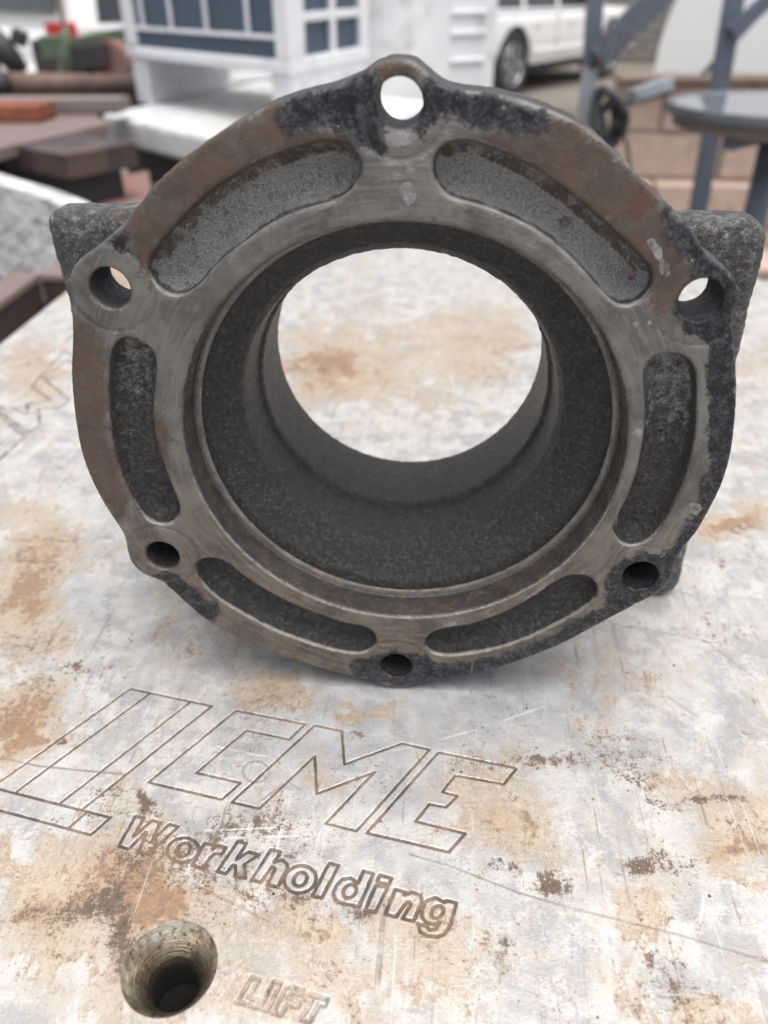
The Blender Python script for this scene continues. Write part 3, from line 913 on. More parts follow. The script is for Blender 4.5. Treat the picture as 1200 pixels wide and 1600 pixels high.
BLOB = [ # channel, u, v, ru, rv, strength
 ('t',60,850,60,70,.9),('t',20,960,70,60,.9),('t',40,1110,70,45,.9),('t',20,1170,40,50,.8),('t',430,1090,60,26,.8),('t',560,1110,50,14,.8),('t',250,1335,60,30,.9),('t',110,1390,120,70,.65),('t',250,1420,50,50,.7),
 ('t',860,950,70,34,.7),('t',780,1240,80,60,.6),('t',820,1310,80,50,.6),('t',1080,1230,60,25,.6),('t',1150,1290,70,50,.7),('t',1130,1350,40,30,.8),('t',40,590,50,40,.9),('t',600,540,110,60,.5),('t',770,520,70,50,.8),
 ('t',500,570,60,50,.8),('t',1180,800,40,30,1.),('t',1130,830,40,25,1.),('t',1000,1430,70,70,.7),('t',480,1460,60,40,.6),('t',450,1545,120,50,.6),('t',1110,1595,60,30,.8),('t',520,1220,40,30,.6),('t',1150,550,40,30,.6),
 ('t',720,1450,60,50,.5),('t',200,1250,60,50,.45),('t',30,1290,60,50,.5),('t',620,1440,60,40,.5),('t',830,1050,70,40,.3),('t',640,600,120,40,.4),('t',160,460,40,30,1.),('t',1085,460,40,30,1.1),
 ('b',120,1040,60,16,.9),('b',70,1070,60,16,.6),('b',40,1005,50,22,.45),('b',360,1285,110,34,.62),('b',300,1320,60,26,.55),('b',205,1335,45,26,.75),('b',180,1420,22,50,.75),('b',100,1425,90,22,.6),('b',200,1490,36,60,.6),
 ('b',330,1370,90,36,.5),('b',850,1185,56,12,.9),('b',1010,1185,70,10,.5),('b',985,1150,60,10,.6),('b',1000,1215,50,22,.6),('b',1100,1255,90,9,1.1),('b',868,1375,26,26,1.05),('b',1000,1350,48,18,1.15),('b',560,1420,50,22,.8),
 ('b',460,1400,60,20,.65),('b',775,1365,30,12,1.),('b',1085,1350,34,18,.8),('b',1050,1515,40,34,.7),('b',1075,1560,40,30,.5),('b',770,1480,26,40,.7),('b',430,1290,30,14,.5),('b',525,1535,26,22,.8),('b',520,1590,40,20,.6),
 ('b',160,1240,40,12,.6),('b',120,1275,60,10,.6),('b',560,1145,16,10,1.0),('b',440,1335,60,14,.5),('b',700,1435,26,20,.5),('b',950,1090,90,10,.3),('b',480,580,50,40,.55),('b',780,580,60,24,.4),('b',1180,830,30,14,.8),
 ('b',80,750,60,30,.35),('b',100,840,60,6,.55),('b',1130,870,60,24,.4),('b',1150,980,60,30,.3),('b',750,1190,50,14,.5),('b',940,1180,60,16,.4),('b',228,1245,16,22,1.5),('b',90,1161,10,8,1.2),
 ('t',150,1450,170,120,.5),('t',400,1420,130,60,.5),('b',110,1470,130,60,.32),('b',260,1390,90,40,.3),('t',1000,1050,120,40,.25),('t',660,1540,140,60,.35),('b',300,1010,60,30,.25),
 ('c',600,1150,150,60,.9),('c',640,1230,130,60,.7),('c',430,1150,90,50,.6),('c',850,1040,150,70,.7),('c',500,1060,160,40,.6),('c',120,960,60,70,.6),('c',750,1100,120,50,.6),('c',900,1150,100,60,.35),('c',760,1400,60,40,.5),('c',640,1340,80,40,.4)]


def plate_block(x0, x1, y0, y1, step, groove_sets, hole=None):
    nx, ny = max(2, int(round((x1 - x0) / step)) + 1), max(2, int(round((y1 - y0) / step)) + 1)
    xs, ys = np.linspace(x0, x1, nx), np.linspace(y0, y1, ny)
    Xp, Yp = [a.astype(np.float64) for a in np.meshgrid(xs, ys, indexing='ij')]
    edge = np.minimum(np.minimum(Xp - x0, x1 - Xp), np.minimum(Yp - y0, y1 - Yp))
    z = np.zeros_like(Xp)
    gm_ = np.zeros_like(Xp)
    for lines, w, dep, tone in groove_sets:
        d = d_lines(Xp + (fbm(Xp * 500, Yp * 500, 2, 5) - .5) * .0004, Yp, lines)
        p = sstep(w, w * .25, d)
        z -= dep * p
        gm_ = np.maximum(gm_, sstep(w * 1.25, w * .45, d) * tone)
        z += .00005 * np.exp(-((d - w * 1.25) / (w * .4)) ** 2)          # slight burr
    z *= sstep(0, .003, edge)
    gm_ *= .80 + .20 * sstep(.30, .62, fbm(Xp * 75, Yp * 75, 3, 51))     # grime worn out of the cuts in places
    wX = (fbm(Xp * 45, Yp * 45, 4, 31) - .5) * .032 + (fbm(Xp * 190, Yp * 190, 3, 33) - .5) * .010
    wY = (fbm(Xp * 45, Yp * 45, 4, 41) - .5) * .032 + (fbm(Xp * 190, Yp * 190, 3, 43) - .5) * .010
    far = 1 + 1.5 * np.clip((Yp - .1) / .4, 0, 1)
    zb = {'t': np.zeros_like(Xp), 'b': np.zeros_like(Xp), 'c': np.zeros_like(Xp)}
    for ch, u, v, ru, rv, s in BLOB:
        c = on_z(u, v)[:2]
        a = on_z(u + ru, v)[:2] - c
        b = on_z(u, v - rv)[:2] - c
        Mi = np.linalg.inv(np.array([a, b]).T)
        k_ = .45 if ch == 'b' else 1.0
        px_, py_ = Xp + wX * far * k_ - c[0], Yp + wY * far * k_ - c[1]
        r2 = (Mi[0, 0] * px_ + Mi[0, 1] * py_) ** 2 + (Mi[1, 0] * px_ + Mi[1, 1] * py_) ** 2
        zb[ch] += s * (sstep(1.7, .25, np.sqrt(r2)) if ch != 'b' else np.exp(-r2 * 1.1))
    ds = d_lines(Xp, Yp, [zp(s) for s in SCRATCH])
    dw = d_lines(Xp, Yp, [zp(s) for s in WSCR])
    wv = vnoise(Xp * 130, Yp * 130, 4)
    scr = sstep(.0008, .0002, ds) * (.35 + .65 * wv)
    wsc = sstep(.0006, .0001, dw) * sstep(.25, .75, wv)
    ids = np.arange(nx * ny).reshape(nx, ny)
    q = np.stack([ids[:-1, :-1], ids[1:, :-1], ids[1:, 1:], ids[:-1, 1:]], -1).reshape(-1, 4)
    P = np.stack([Xp, Yp, z], -1).reshape(-1, 3)
    if hole:
        hx, hy, hr = hole
        cen = P[q].mean(1)
        keep = np.hypot(cen[:, 0] - hx, cen[:, 1] - hy) > hr
        dead = q[~keep]
        q = q[keep]
        live = np.zeros(len(P), bool); live[q.ravel()] = True
        touch = np.zeros(len(P), bool); touch[dead.ravel()] = True
        k = np.nonzero(live & touch)[0]
        dx, dy = P[k, 0] - hx, P[k, 1] - hy
        rr = np.hypot(dx, dy)
        P[k, 0], P[k, 1] = hx + dx / rr * hr, hy + dy / rr * hr
    st = np.stack([np.clip(zb['b'], 0, 2), np.clip(zb['t'], 0, 1.3), np.clip(zb['c'], 0, 1)], -1).reshape(-1, 3)
    cu = np.stack([gm_, scr, wsc], -1).reshape(-1, 3)
    return P, q, st, cu


PX0, PX1, PY0, PY1 = -.437, .62, -.46, .86
HX, HY, HR = -.0760, -.1480, .0180
gs = [([zp(s) for s in LOGO], .00082, .0007, 1.0), ([zp(s) for s in WORD], .00095, .0008, .95), ([zp(s) for s in LIFT], .0013, .0009, .58)]
gfar = [([zp(s) for s in FARLOGO], .0022, .0011, .62)]
FX0, FX1, FY0, FY1 = -.205, .145, -.185, .005
UX0, UX1, UY0, UY1 = -.437, -.215, .150, .505
blocks = [plate_block(FX0, FX1, FY0, FY1, .00045, gs, (HX, HY, HR)),
          plate_block(UX0, UX1, UY0, UY1, .0011, gfar),
          plate_block(FX1, .36, FY0, .12, .0011, []), plate_block(.36, PX1, FY0, .12, .006, []),
          plate_block(PX0, FX0, FY0, UY0, .0022, []), plate_block(FX0, FX1, FY1, .12, .0018, []),
          plate_block(FX0, UX1, .12, UY0, .003, []) if UX1 > FX0 else None,
          plate_block(PX0, PX1, PY0, FY0, .006, []),
          plate_block(FX0, PX1, .12, PY1, .004, []), plate_block(PX0, UX1, UY1, PY1, .004, []),
          plate_block(UX1, FX0, UY0, PY1, .004, [])]
def far_edge(P):
    """the far edge runs a little askew to the near one"""
    t = np.clip((P[:, 1] - .12) / (.86 - .12), 0, 1)
    P[:, 1] += t * t * (-.145 * (P[:, 0] + .032) / .437)
    return P


Ps, Qs, Ss, Cs, off = [], [], [], [], 0
for bl in blocks:
    if bl is None: continue
    Ps.append(far_edge(bl[0])); Qs.append(bl[1] + off); Ss.append(bl[2]); Cs.append(bl[3]); off += len(bl[0])
plate = thing('fixture_plate', (0, 0, 0), 'large pale stained metal plate with engraved lettering and a lift hole, under the casting', 'metal plate')
me = mesh_np('top_face', np.concatenate(Ps), np.concatenate(Qs))
set_col(me, 'stain', np.concatenate(Ss).astype(np.float32))
set_col(me, 'cuts', np.concatenate(Cs).astype(np.float32))
link('top_face', me, M_plate, plate)
# sides and underside, a rim butted under the top face
bm = bmesh.new()
e = .0015
fy1, fy0 = far_edge(np.array([[PX1, PY1, 0.], [PX0, PY1, 0.]]))[:, 1]
ring0 = [bm.verts.new(p) for p in ((PX0, PY0, 0), (PX1, PY0, 0), (PX1, fy1, 0), (PX0, fy0, 0))]
ring1 = [bm.verts.new(p) for p in ((PX0 - e, PY0 - e, -e), (PX1 + e, PY0 - e, -e), (PX1 + e, fy1 + e, -e), (PX0 - e, fy0 + e, -e))]
ring2 = [bm.verts.new((v.co.x, v.co.y, -.08)) for v in ring1]
for ra, rb_ in ((ring0, ring1), (ring1, ring2)):
    for i in range(4):
        bm.faces.new((ra[i], rb_[i], rb_[(i + 1) % 4], ra[(i + 1) % 4]))
bm.faces.new(ring2)
me = bm_mesh('plate_edge', bm)
link('plate_edge', me, simple('sawn_plate_edge', (.42, .41, .40), (.34, .33, .32), 20, .5, .2, dirt=(.25, .18, .12)), plate)
# lift hole: deep chamfer then a drilled bore


def open_lathe(name, prof, mat, parent, loc, n=96, cap=False):
    bm = bmesh.new()
    rings = [[bm.verts.new((loc[0] + r_ * math.cos(2 * math.pi * k / n), loc[1] + r_ * math.sin(2 * math.pi * k / n), loc[2] + z_)) for k in range(n)] for r_, z_ in prof]
    for a, b in zip(rings, rings[1:]):
        for k in range(n):
            bm.faces.new((a[k], b[k], b[(k + 1) % n], a[(k + 1) % n])[::-1])
    if cap: bm.faces.new(rings[-1])
    for f in bm.faces: f.smooth = True
    me = bpy.data.meshes.new(name)
    bm.to_mesh(me); bm.free()
    return link(name, me, mat, parent)


prof = [(.0182, .00005), (.0178, -.0003), (.0174, -.0009)]
for i in range(26):
    t_ = i / 25
    prof.append((.0172 - .0071 * t_, -.0012 - .0118 * t_ ** 1.12))
prof += [(.0100, -.0136), (.0097, -.0142)]
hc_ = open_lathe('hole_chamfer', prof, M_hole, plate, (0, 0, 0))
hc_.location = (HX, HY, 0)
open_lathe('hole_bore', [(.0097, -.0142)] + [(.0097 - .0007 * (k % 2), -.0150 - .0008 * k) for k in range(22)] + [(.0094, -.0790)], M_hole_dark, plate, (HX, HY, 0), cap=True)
# timber trestle carrying the plate
tr = thing('timber_trestle', (.1, .1, GZ), 'old timber trestle carrying the pale metal plate', 'trestle')
for ys_ in (-.38, .56):
    box('beam', (-.48, ys_, -GZ - .23), (.48, ys_ + .12, -GZ - .08), M_trestle, tr, .006)
    for xs_ in (-.46, .36):
        box('leg', (xs_, ys_ + .01, 0), (xs_ + .1, ys_ + .11, -GZ - .23), M_trestle, tr, .006)
tr.location.z = GZ

# ================================================================== the yard behind

def xy(p): return np.array([p[0], p[1], 0.0])


def V3(*a): return np.array(a, float)


# ---- white cabinet with slate-blue panels, on white blocks on a chalky slab
C = on_y(455, 118, 2.2)                          # nearest bottom corner
A = on_z(200, 89, C[2])
B = on_z(577, 92, C[2])
ua = (A - C); la = np.linalg.norm(ua); ua /= la   # along the panelled face, away to the left
ub = (B - C); lb = np.linalg.norm(ub); ub /= lb   # along the narrow face, away to the right
zb_ = C[2]
cab = thing('panelled_cabinet', C, 'white metal cabinet with slate blue panels behind white bars, raised on white blocks', 'cabinet')
def cp(a, b, z): return ua * a + ub * b + V3(0, 0, z)     # cabinet frame, origin at the near bottom corner
hc = .62
na, nb = ub, ua                                   # inward directions of the two faces
# body core (behind the panels)
obox('core', cp(.03, .03, .02), ua * (la - .06), ub * (lb - .06), V3(0, 0, hc - .04), M_white_paint, cab)
def face_bar(name, a0, a1, z0, z1, t, mat, bev=.006, out=0.0): return obox(name, cp(a0, -out, z0), ua * (a1 - a0), ub * t, V3(0, 0, z1 - z0), mat, cab, bev)
def side_bar(name, b0, b1, z0, z1, t, mat, bev=.004, out=0.0): return obox(name, cp(-out, b0, z0), ub * (b1 - b0), ua * t, V3(0, 0, z1 - z0), mat, cab, bev)
face_bar('bottom_rail', .0, la, 0, .034, .05, M_white_paint, .008, .004)
face_bar('top_rail', .0, la, hc - .05, hc, .05, M_white_paint, .008, .004)
face_bar('corner_post', .0, .066, .034, hc - .05, .05, M_white_paint, .006, .002)
face_bar('corner_post', la - .075, la, .034, hc - .05, .05, M_white_paint, .012, .004)
face_bar('panel', .066, la - .075, .034, hc - .05, .012, M_mesh_blue, 0, -.018)
face_bar('lower_bar', .066, la - .075, .082, .094, .012, M_white_paint, .003, -.004)
for f in (.165, .44, .70, .93):
    a = .066 + (la - .141) * f
    face_bar('upright_bar', a - .009, a + .009, .094, hc - .05, .012, M_white_paint, .003, -.004)
side_bar('bottom_rail', .001, lb, -.002, .038, .04, M_white_paint, .006, .003)
side_bar('top_rail', .001, lb, hc - .05, hc, .04, M_white_paint, .006, .003)
side_bar('corner_post', .001, .10, .038, hc - .05, .04, M_white_paint, .004, .002)
side_bar('corner_post', lb - .075, lb, .038, hc - .05, .04, M_white_paint, .004, .002)
side_bar('panel', .10, lb - .075, .038, hc - .05, .01, M_mesh_blue, 0, -.022)
wB = lb - .175
side_bar('mullion', .10 + wB * .5 - .018, .10 + wB * .5 + .018, .038, hc - .05, .02, M_white_paint, .003, -.002)
for k in range(5):
    z = .038 + .085 + k * .108
    side_bar('cross_rail', .10, .10 + wB * .5 - .018, z, z + .023, .018, M_white_paint, .003, -.003)
    side_bar('cross_rail', .10 + wB * .5 + .018, lb - .075, z, z + .023, .018, M_white_paint, .003, -.003)
for f, zz in ((.37, .19), (.66, .45)):
    obox('latch', cp(.066 + (la - .141) * f - .02, -.020, zz), ua * .03, ub * .02, V3(0, 0, .016), M_white_paint, cab, .003)
for zz in (.02, .30):
    obox('screw', cp(la - .045, -.010, zz), ua * .012, ub * .008, V3(0, 0, .012), M_lightgrey, cab, .003)
# slab
slab_z = on_y(205, 160, A[1])[2]
S0 = on_z(158, 178, slab_z)
S1 = S0 + ua * -1.05
slab = prism('chalky_slab', [S0 - V3(0, 0, .085), S1 - V3(0, 0, .085), S1 + ub * 1.1 - V3(0, 0, .085), S0 + ub * 1.1 - V3(0, 0, .085)], (0, 0, .085), M_white_foam, None, .014)
tag(slab, 'thick chalky white slab lying under the white blocks of the panelled cabinet', 'slab')
# blocks under the cabinet: long white timbers seen end on
for i, a in enumerate((la - .115, .0)):
    p = C + ua * a + ub * .005
    o = obox('white_block', V3(*p[:2], slab_z + .001), ua * .10, ub * (lb - .02), V3(0, 0, zb_ - slab_z - .002), M_white_wood, None, .006)
    tag(o, ['white painted block under the left end of the panelled cabinet', 'white painted block under the near corner of the panelled cabinet'][i], 'block', 'white blocks under the cabinet')
# dark stand below the slab
stand = thing('dark_iron_stand', (S0[0], S0[1], GZ), 'dark iron stand in shade below the chalky white slab', 'stand')
e0 = ua * -1; hS = slab_z - .087 - GZ
obox('top_frame', e0 * .08 + ub * .06 + V3(0, 0, hS - .12), e0 * .9, ub * .9, V3(0, 0, .12), M_dark_iron, stand, .006)
for a in (.10, .86):
    for b in (.08, .86):
        obox('leg', e0 * a + ub * b, e0 * .09, ub * .09, V3(0, 0, hS - .12), M_dark_iron, stand, .004)

# ---- white ribbed cabinet with a rounded left corner, behind
wl, wr = on_y(583, 60, 3.0), on_y(774, 60, 3.25)
wz0, wz1 = on_y(700, 205, 3.1)[2], wl[2] + .75
rc = thing('ribbed_white_cabinet', (wl[0], wl[1], wz0), 'tall smooth white cabinet with pressed ribs and a rounded left corner', 'cabinet')
W = wr - wl; W[2] = 0; lw = np.linalg.norm(W); uw = W / lw; un = V3(-uw[1], uw[0], 0)
bm = bmesh.new()
prof_ = []
for k in range(15):                               # bulging rounded corner on the left
    a = math.pi * .5 * k / 14
    prof_.append(uw * (.17 - .17 * math.cos(a)) + un * (.17 - .17 * math.sin(a) - .02))
prof_ += [uw * .30 + un * -.02, uw * .305 + un * .0, uw * lw, uw * lw + un * .5, un * .5]
lo_ = [bm.verts.new(p) for p in prof_]
hi_ = [bm.verts.new(Vector(p) + Vector((0, 0, wz1 - wz0))) for p in prof_]
bm.faces.new(lo_[::-1]); bm.faces.new(hi_)
for i in range(len(lo_)):
    j = (i + 1) % len(lo_)
    bm.faces.new((lo_[i], lo_[j], hi_[j], hi_[i]))
me = bm_mesh('shell', bm)
link('shell', me, M_white_paint, rc)
for v in (98, 54, 21, -25, -70):
    z = on_y(700, v, 3.1)[2] - wz0
    obox('rib', uw * .315 + un * -.012 + V3(0, 0, z - .008), uw * (lw - .36), un * .02, V3(0, 0, .016), M_white_paint, rc, .005)
stp = thing('cabinet_plinth', (wl[0], wl[1], GZ), 'plain dark plinth hidden below the ribbed white cabinet', 'plinth')
obox('plinth_block', uw * .03 + un * .03, uw * (lw - .06), un * .42, V3(0, 0, wz0 - GZ - .002), M_dark_iron, stp, .005)


# ---- cars
def wheel(car, x, y, r, side):
    w = lathe('wheel', [(r * .60, -.10), (r * .90, -.115), (r, -.08), (r, .08), (r * .90, .115), (r * .60, .10)], M_tyre, car, 32, 'Y', (x, y, r))
    lathe('rim', [(.001, .07 * side), (r * .2, .085 * side), (r * .25, .06 * side), (r * .55, .075 * side), (r * .615, .118 * side), (r * .64, .10 * side), (r * .62, -.05 * side), (.001, -.05 * side)], M_rim, w, 28, 'Y', (x, y, r))
    for k in range(6):
        a = k * math.pi / 3
        c, s = math.cos(a), math.sin(a)
        obox('spoke', V3(x + c * .05 - s * -.02, y + side * .08, r + s * .05 - c * .02), V3(c * r * .52, 0, s * r * .52), V3(-s * .045, 0, c * .045), V3(0, side * .025, 0), M_rim, w, .005)
    return w


def suv(loc, heading, label, lamp=(.84, .27)):
    """x forward from the rear bumper, y to the left, built at the ground"""
    car = thing('parked_suv', loc, label, 'car', 'white cars parked in the yard')
    car.rotation_euler.z = heading
    Wd, L = .92, 4.75
    side = [(0.02,.55),(0.0,.78),(.05,.90),(.10,.94),(3.55,.94),(4.45,.92),(4.70,.86),(4.75,.62),(4.70,.38),(4.33,.36)]
    def arch(cx, r=.45): return [(cx + r * math.cos(a), .37 + r * math.sin(a)) for a in [math.pi * k / 10 for k in range(11)]]
    low = arch(3.83) + [(3.34,.34),(1.48,.34)] + arch(.98) + [(.50,.38)]
    poly = side + low
    bm = bmesh.new()
    def vy(x, z, s): return Vector((x, s * (Wd - (.05 if z > .92 else 0) - (.04 if z < .5 else 0)), z))
    Lv = [bm.verts.new(vy(x, z, 1)) for x, z in poly]
    Rv = [bm.verts.new(vy(x, z, -1)) for x, z in poly]
    bm.faces.new(Lv); bm.faces.new(Rv[::-1])
    for i in range(len(Lv)):
        j = (i + 1) % len(Lv)
        bm.faces.new((Lv[i], Rv[i], Rv[j], Lv[j]))
    link('body', bm_mesh('body', bm, bevel=.02), M_car_white, car)
    # glasshouse
    gl = [(.12,.93),(.30,1.66),(.42,1.74),(2.55,1.76),(2.72,1.70),(3.42,.93)]
    bm = bmesh.new()
    def gy(z): return Wd - .06 - (z - 1.1) * .24
    Lv = [bm.verts.new((x, gy(z), z)) for x, z in gl]
    Rv = [bm.verts.new((x, -gy(z), z)) for x, z in gl]
    bm.faces.new(Lv); bm.faces.new(Rv[::-1])
    for i in range(len(Lv)):
        j = (i + 1) % len(Lv)
        bm.faces.new((Lv[i], Rv[i], Rv[j], Lv[j]))
    link('cabin', bm_mesh('cabin', bm, bevel=.012), M_car_white, car)
    def pane(name, pts, s, mat=M_car_glass):
        prism(name, [car.matrix_basis @ Vector((x, s * (gy(z) + .004), z)) for x, z in pts], Matrix.Rotation(heading, 3, 'Z') @ Vector((0, s * .006, 0)), mat, car)
    for s in (1, -1):
        pane('window', [(.36,.99),(1.12,.98),(1.12,1.66),(.50,1.66)], s)
        pane('window', [(1.22,.98),(2.02,.97),(2.02,1.67),(1.22,1.67)], s)
        pane('window', [(2.12,.97),(3.12,.96),(2.66,1.63),(2.12,1.67)], s)
        for x in (1.42, 2.36):
            obox('door_handle', V3(x, s * (Wd - .008), .79), V3(.17, 0, 0), V3(0, s * .03, 0), V3(0, 0, .035), M_car_white, car, .008)
        for x in (2.07, 3.12):
            obox('door_seam', V3(x, s * (Wd - .012), .44), V3(.012, 0, 0), V3(0, s * .0135, 0), V3(0, 0, .46), M_car_black, car)
        obox('sill_trim', V3(1.5, s * (Wd - .03), .45), V3(1.85, 0, 0), V3(0, s * .035, 0), V3(0, 0, .07), M_car_white, car, .01)
        obox('mirror', V3(2.95, s * (Wd - .02), .98), V3(.12, 0, 0), V3(0, s * .19, 0), V3(0, 0, .15), M_car_black, car, .03)
        obox('tail_lamp', V3(-.012, s * (Wd - .24) if s > 0 else -Wd - .006 + .0, lamp[0]), V3(.16, 0, 0), V3(0, .246, 0), V3(0, 0, lamp[1]), M_red_lamp, car, .012)
        obox('lamp_strip', V3(-.010, s * (Wd - .235) if s > 0 else -Wd - .004, lamp[0] - .055), V3(.15, 0, 0), V3(0, .24, 0), V3(0, 0, .05), M_amber, car, .006)
        obox('headlamp', V3(4.58, s * (Wd - .30) if s > 0 else -Wd + .02, .74), V3(.16, 0, 0), V3(0, .28, 0), V3(0, 0, .15), M_lightgrey, car, .02)
        for x in (.98, 3.83):
            wheel(car, x, s * (Wd - .12), .37, s)
            lathe('wheel_well', [(.44, -.12), (.44, .10)], M_car_black, car, 24, 'Y', (x, s * (Wd - .17), .37))
    obox('rear_window', V3(.10, -.66, 1.06), V3(.18, 0, .55), V3(0, 1.32, 0), V3(-.012, 0, .004), M_car_glass, car)
    obox('rear_bumper', V3(-.10, -.88, .42), V3(.16, 0, 0), V3(0, 1.76, 0), V3(0, 0, .24), M_car_white, car, .03)
    obox('underside', V3(.3, -.7, .22), V3(4.0, 0, 0), V3(0, 1.4, 0), V3(0, 0, .13), M_car_black, car)
    obox('windscreen', V3(2.78, -.62, 1.64), V3(.62, 0, -.50), V3(0, 1.24, 0), V3(.02, 0, .02), M_car_glass, car)
    obox('number_plate', V3(-.106, -.24, .50), V3(.008, 0, 0), V3(0, .48, 0), V3(0, 0, .11), M_lightgrey, car)
    return car


def place_suv(p, heading, lx, ly, label, lamp=(.84, .27)):
    """put the local point (lx, ly, 0) of the car on the ground at the pixel's place"""
    c, s = math.cos(heading), math.sin(heading)
    return suv((p[0] - (c * lx - s * ly), p[1] - (s * lx + c * ly), GZ), heading, label, lamp)


place_suv(on_z(787, 152, GZ), R(57), .98, -.80, 'white estate car seen side on behind the ribbed cabinet, heading right')
place_suv(on_y(100, 60, 7.0), R(50), .02, -.92, 'white car at the left edge with a red tail lamp in view', (.75, .25))

# ---- green machine in front of the left car
gm_o = on_y(98, 100, 4.2)
grn = thing('green_machine', (gm_o[0], gm_o[1], GZ), 'green painted trailer frame with a thin mast, in front of the red tail lamp', 'trailer')
def gp(u, v, y=4.2): return on_y(u, v, y) - V3(gm_o[0], gm_o[1], GZ)
tube('mast', [gp(88, -40), gp(100, 45), gp(104, 70)], .012, M_green, grn)
tube('upright', [gp(103, 40), gp(103, 70), gp(104, 110), gp(104, 250)], [.018, .026, .04, .04], M_green, grn)
def gbar(name, p, q, t, h, mat=M_green): return obox(name, p, q - p, V3(0, t, 0), V3(0, 0, h), mat, grn, .006)
gbar('deck_rail', gp(112, 71), gp(205, 53, 4.5), .12, .035)
gbar('deck_beam', gp(115, 86), gp(205, 66, 4.5), .10, .035)
gbar('coupling', gp(66, 92), gp(98, 92), .12, .10, M_green)
gbar('axle_box', gp(110, 108), gp(160, 104), .2, .10, M_dark_iron)
gbar('bed_shadow', gp(58, 118, 4.6), gp(230, 112, 4.6), .25, .17, M_dark_iron)  # dark bar added to stand in for shade below the left car
lathe('drum', [(.001, -.07), (.10, -.07), (.10, .07), (.001, .07)], M_red_sheet, grn, 24, 'Y', tuple(gp(176, 95, 4.4)))
for q in (130, 170):
    p = gp(q, 100, 4.4)
    obox('leg', V3(p[0], p[1], 0), V3(.06, 0, 0), V3(0, .06, 0), V3(0, 0, p[2] + .03), M_dark_iron, grn)
# dark machine part at the far left edge
dm_o = on_y(10, 110, 3.2)
dmk = thing('dark_machine_arm', (dm_o[0], dm_o[1], GZ), 'dark grey machine arm leaning at the far left edge', 'machine')
def dp(u, v, y=3.2): return on_y(u, v, y) - V3(dm_o[0], dm_o[1], GZ)
tube('arm', [dp(-30, 52), dp(8, 80), dp(34, 112)], [.06, .05, .035], M_dark_iron, dmk)
tube('arm_post', [dp(-25, 45), dp(-25, 150), dp(-25, 420)], .06, M_dark_iron, dmk)
obox('clamp', dp(14, 66), V3(.05, 0, -.02), V3(0, .05, 0), V3(.02, 0, .05), M_dark_iron, dmk, .008)

# ---- scrap steel stack at the left
tb = thing('steel_rack', (-1.35, 1.6, GZ), 'dark low steel rack carrying the brown scrap steel', 'rack')
rk_z = -.20
for x in (-.9, -.3, .3, .66):
    for y in (-.5, .55):
        box('leg', (x - .04, y - .04, 0), (x + .04, y + .04, rk_z - GZ - .06), M_dark_iron, tb, .004)
box('rack_top', (-1.0, -.58, rk_z - GZ - .06), (.72, .62, rk_z - GZ), M_dark_iron, tb, .006)
# dark brown hollow beam, corner towards the camera
bz = -.035
K0 = on_z(100, 241, bz); K1 = on_z(212, 222, bz); K2 = on_z(18, 222, bz)
e1 = K1 - K0; e2 = K2 - K0
e1 = e1 / np.linalg.norm(e1); e2 = np.array([-e1[1], e1[0], 0])
hb = .058
bmz = thing('brown_steel_box', (K0[0], K0[1], bz - hb), 'dark brown primed steel box section with its corner towards the plate', 'steel box')
l1, l2 = .211, .42
obox('top_plate', V3(0, 0, hb - .02), e1 * l1, e2 * l2, V3(0, 0, .02), M_brown_steel, bmz, .003)
obox('front_web', V3(0, 0, .0), e1 * l1, e2 * .02, V3(0, 0, hb - .0205), M_brown_steel, bmz, .002)
obox('side_web', e2 * .0205, e1 * .02, e2 * (l2 - .0205), V3(0, 0, hb - .0205), M_brown_steel, bmz, .002)
obox('back_web', e1 * (l1 - .02) + e2 * .0205, e1 * .02, e2 * (l2 - .0205), V3(0, 0, hb - .0205), M_brown_steel, bmz, .002)
blk_ = obox('dark_packing_block', V3(K0[0], K0[1], rk_z + .001) + e1 * .03 + e2 * .05, e1 * .16, e2 * .30, V3(0, 0, bz - hb - rk_z - .002), M_dark_iron, None, .004)
tag(blk_, 'dark iron packing block in the shade under the brown box section', 'packing block')
# dull brown sheet behind it, on bearers
sz = -.030
q0 = on_z(-160, 252, sz); q1 = on_z(-2, 231, sz); q2 = on_z(168, 193, sz); q3 = on_z(150, 178, sz); q4 = on_z(-160, 172, sz)
sh = prism('brown_sheet', [p - V3(0, 0, .03) for p in (q0, q1, q2, q3, q4)], (0, 0, .03), M_brown_top, None, .003)
tag(sh, 'dull brown steel sheet lying flat behind the dark brown box section', 'steel sheet')
for u, v in ((-60, 226), (60, 205)):
    p = on_z(u, v, sz - .03)
    o = box('timber_bearer', (p[0] - .06, p[1] - .05, rk_z + .001), (p[0] + .06, p[1] + .13, sz - .031), M_trestle, None, .005)
    tag(o, 'short timber bearer under the dull brown sheet, ' + ('left one below the clay block' if u < 0 else 'right one behind the box section'), 'timber', 'bearers under the brown sheet')
# grey weathered plank behind the brick
pz = sz
p0 = on_z(58, 186, pz); p1 = on_z(168, 182, pz)
pl_ = prism('weathered_plank', [V3(p0[0] - .9, p0[1] + .03, pz + .001), V3(p1[0] + .02, p1[1] + .05, pz + .001), V3(p1[0] + .02, p1[1] + .16, pz + .001), V3(p0[0] - .9, p0[1] + .14, pz + .001)], (0, 0, .040), M_plank, None, .005)
tag(pl_, 'grey weathered plank on edge behind the red clay block', 'plank')
# red clay block
bq = on_z(63, 192, sz + .001)
rb_ = box('red_clay_block', (bq[0] - .30, bq[1], sz + .0015), (bq[0], bq[1] + .12, on_y(63, 165, bq[1])[2]), M_brick, None, .006)
tag(rb_, 'orange red clay block on the brown sheet at the left edge', 'brick')
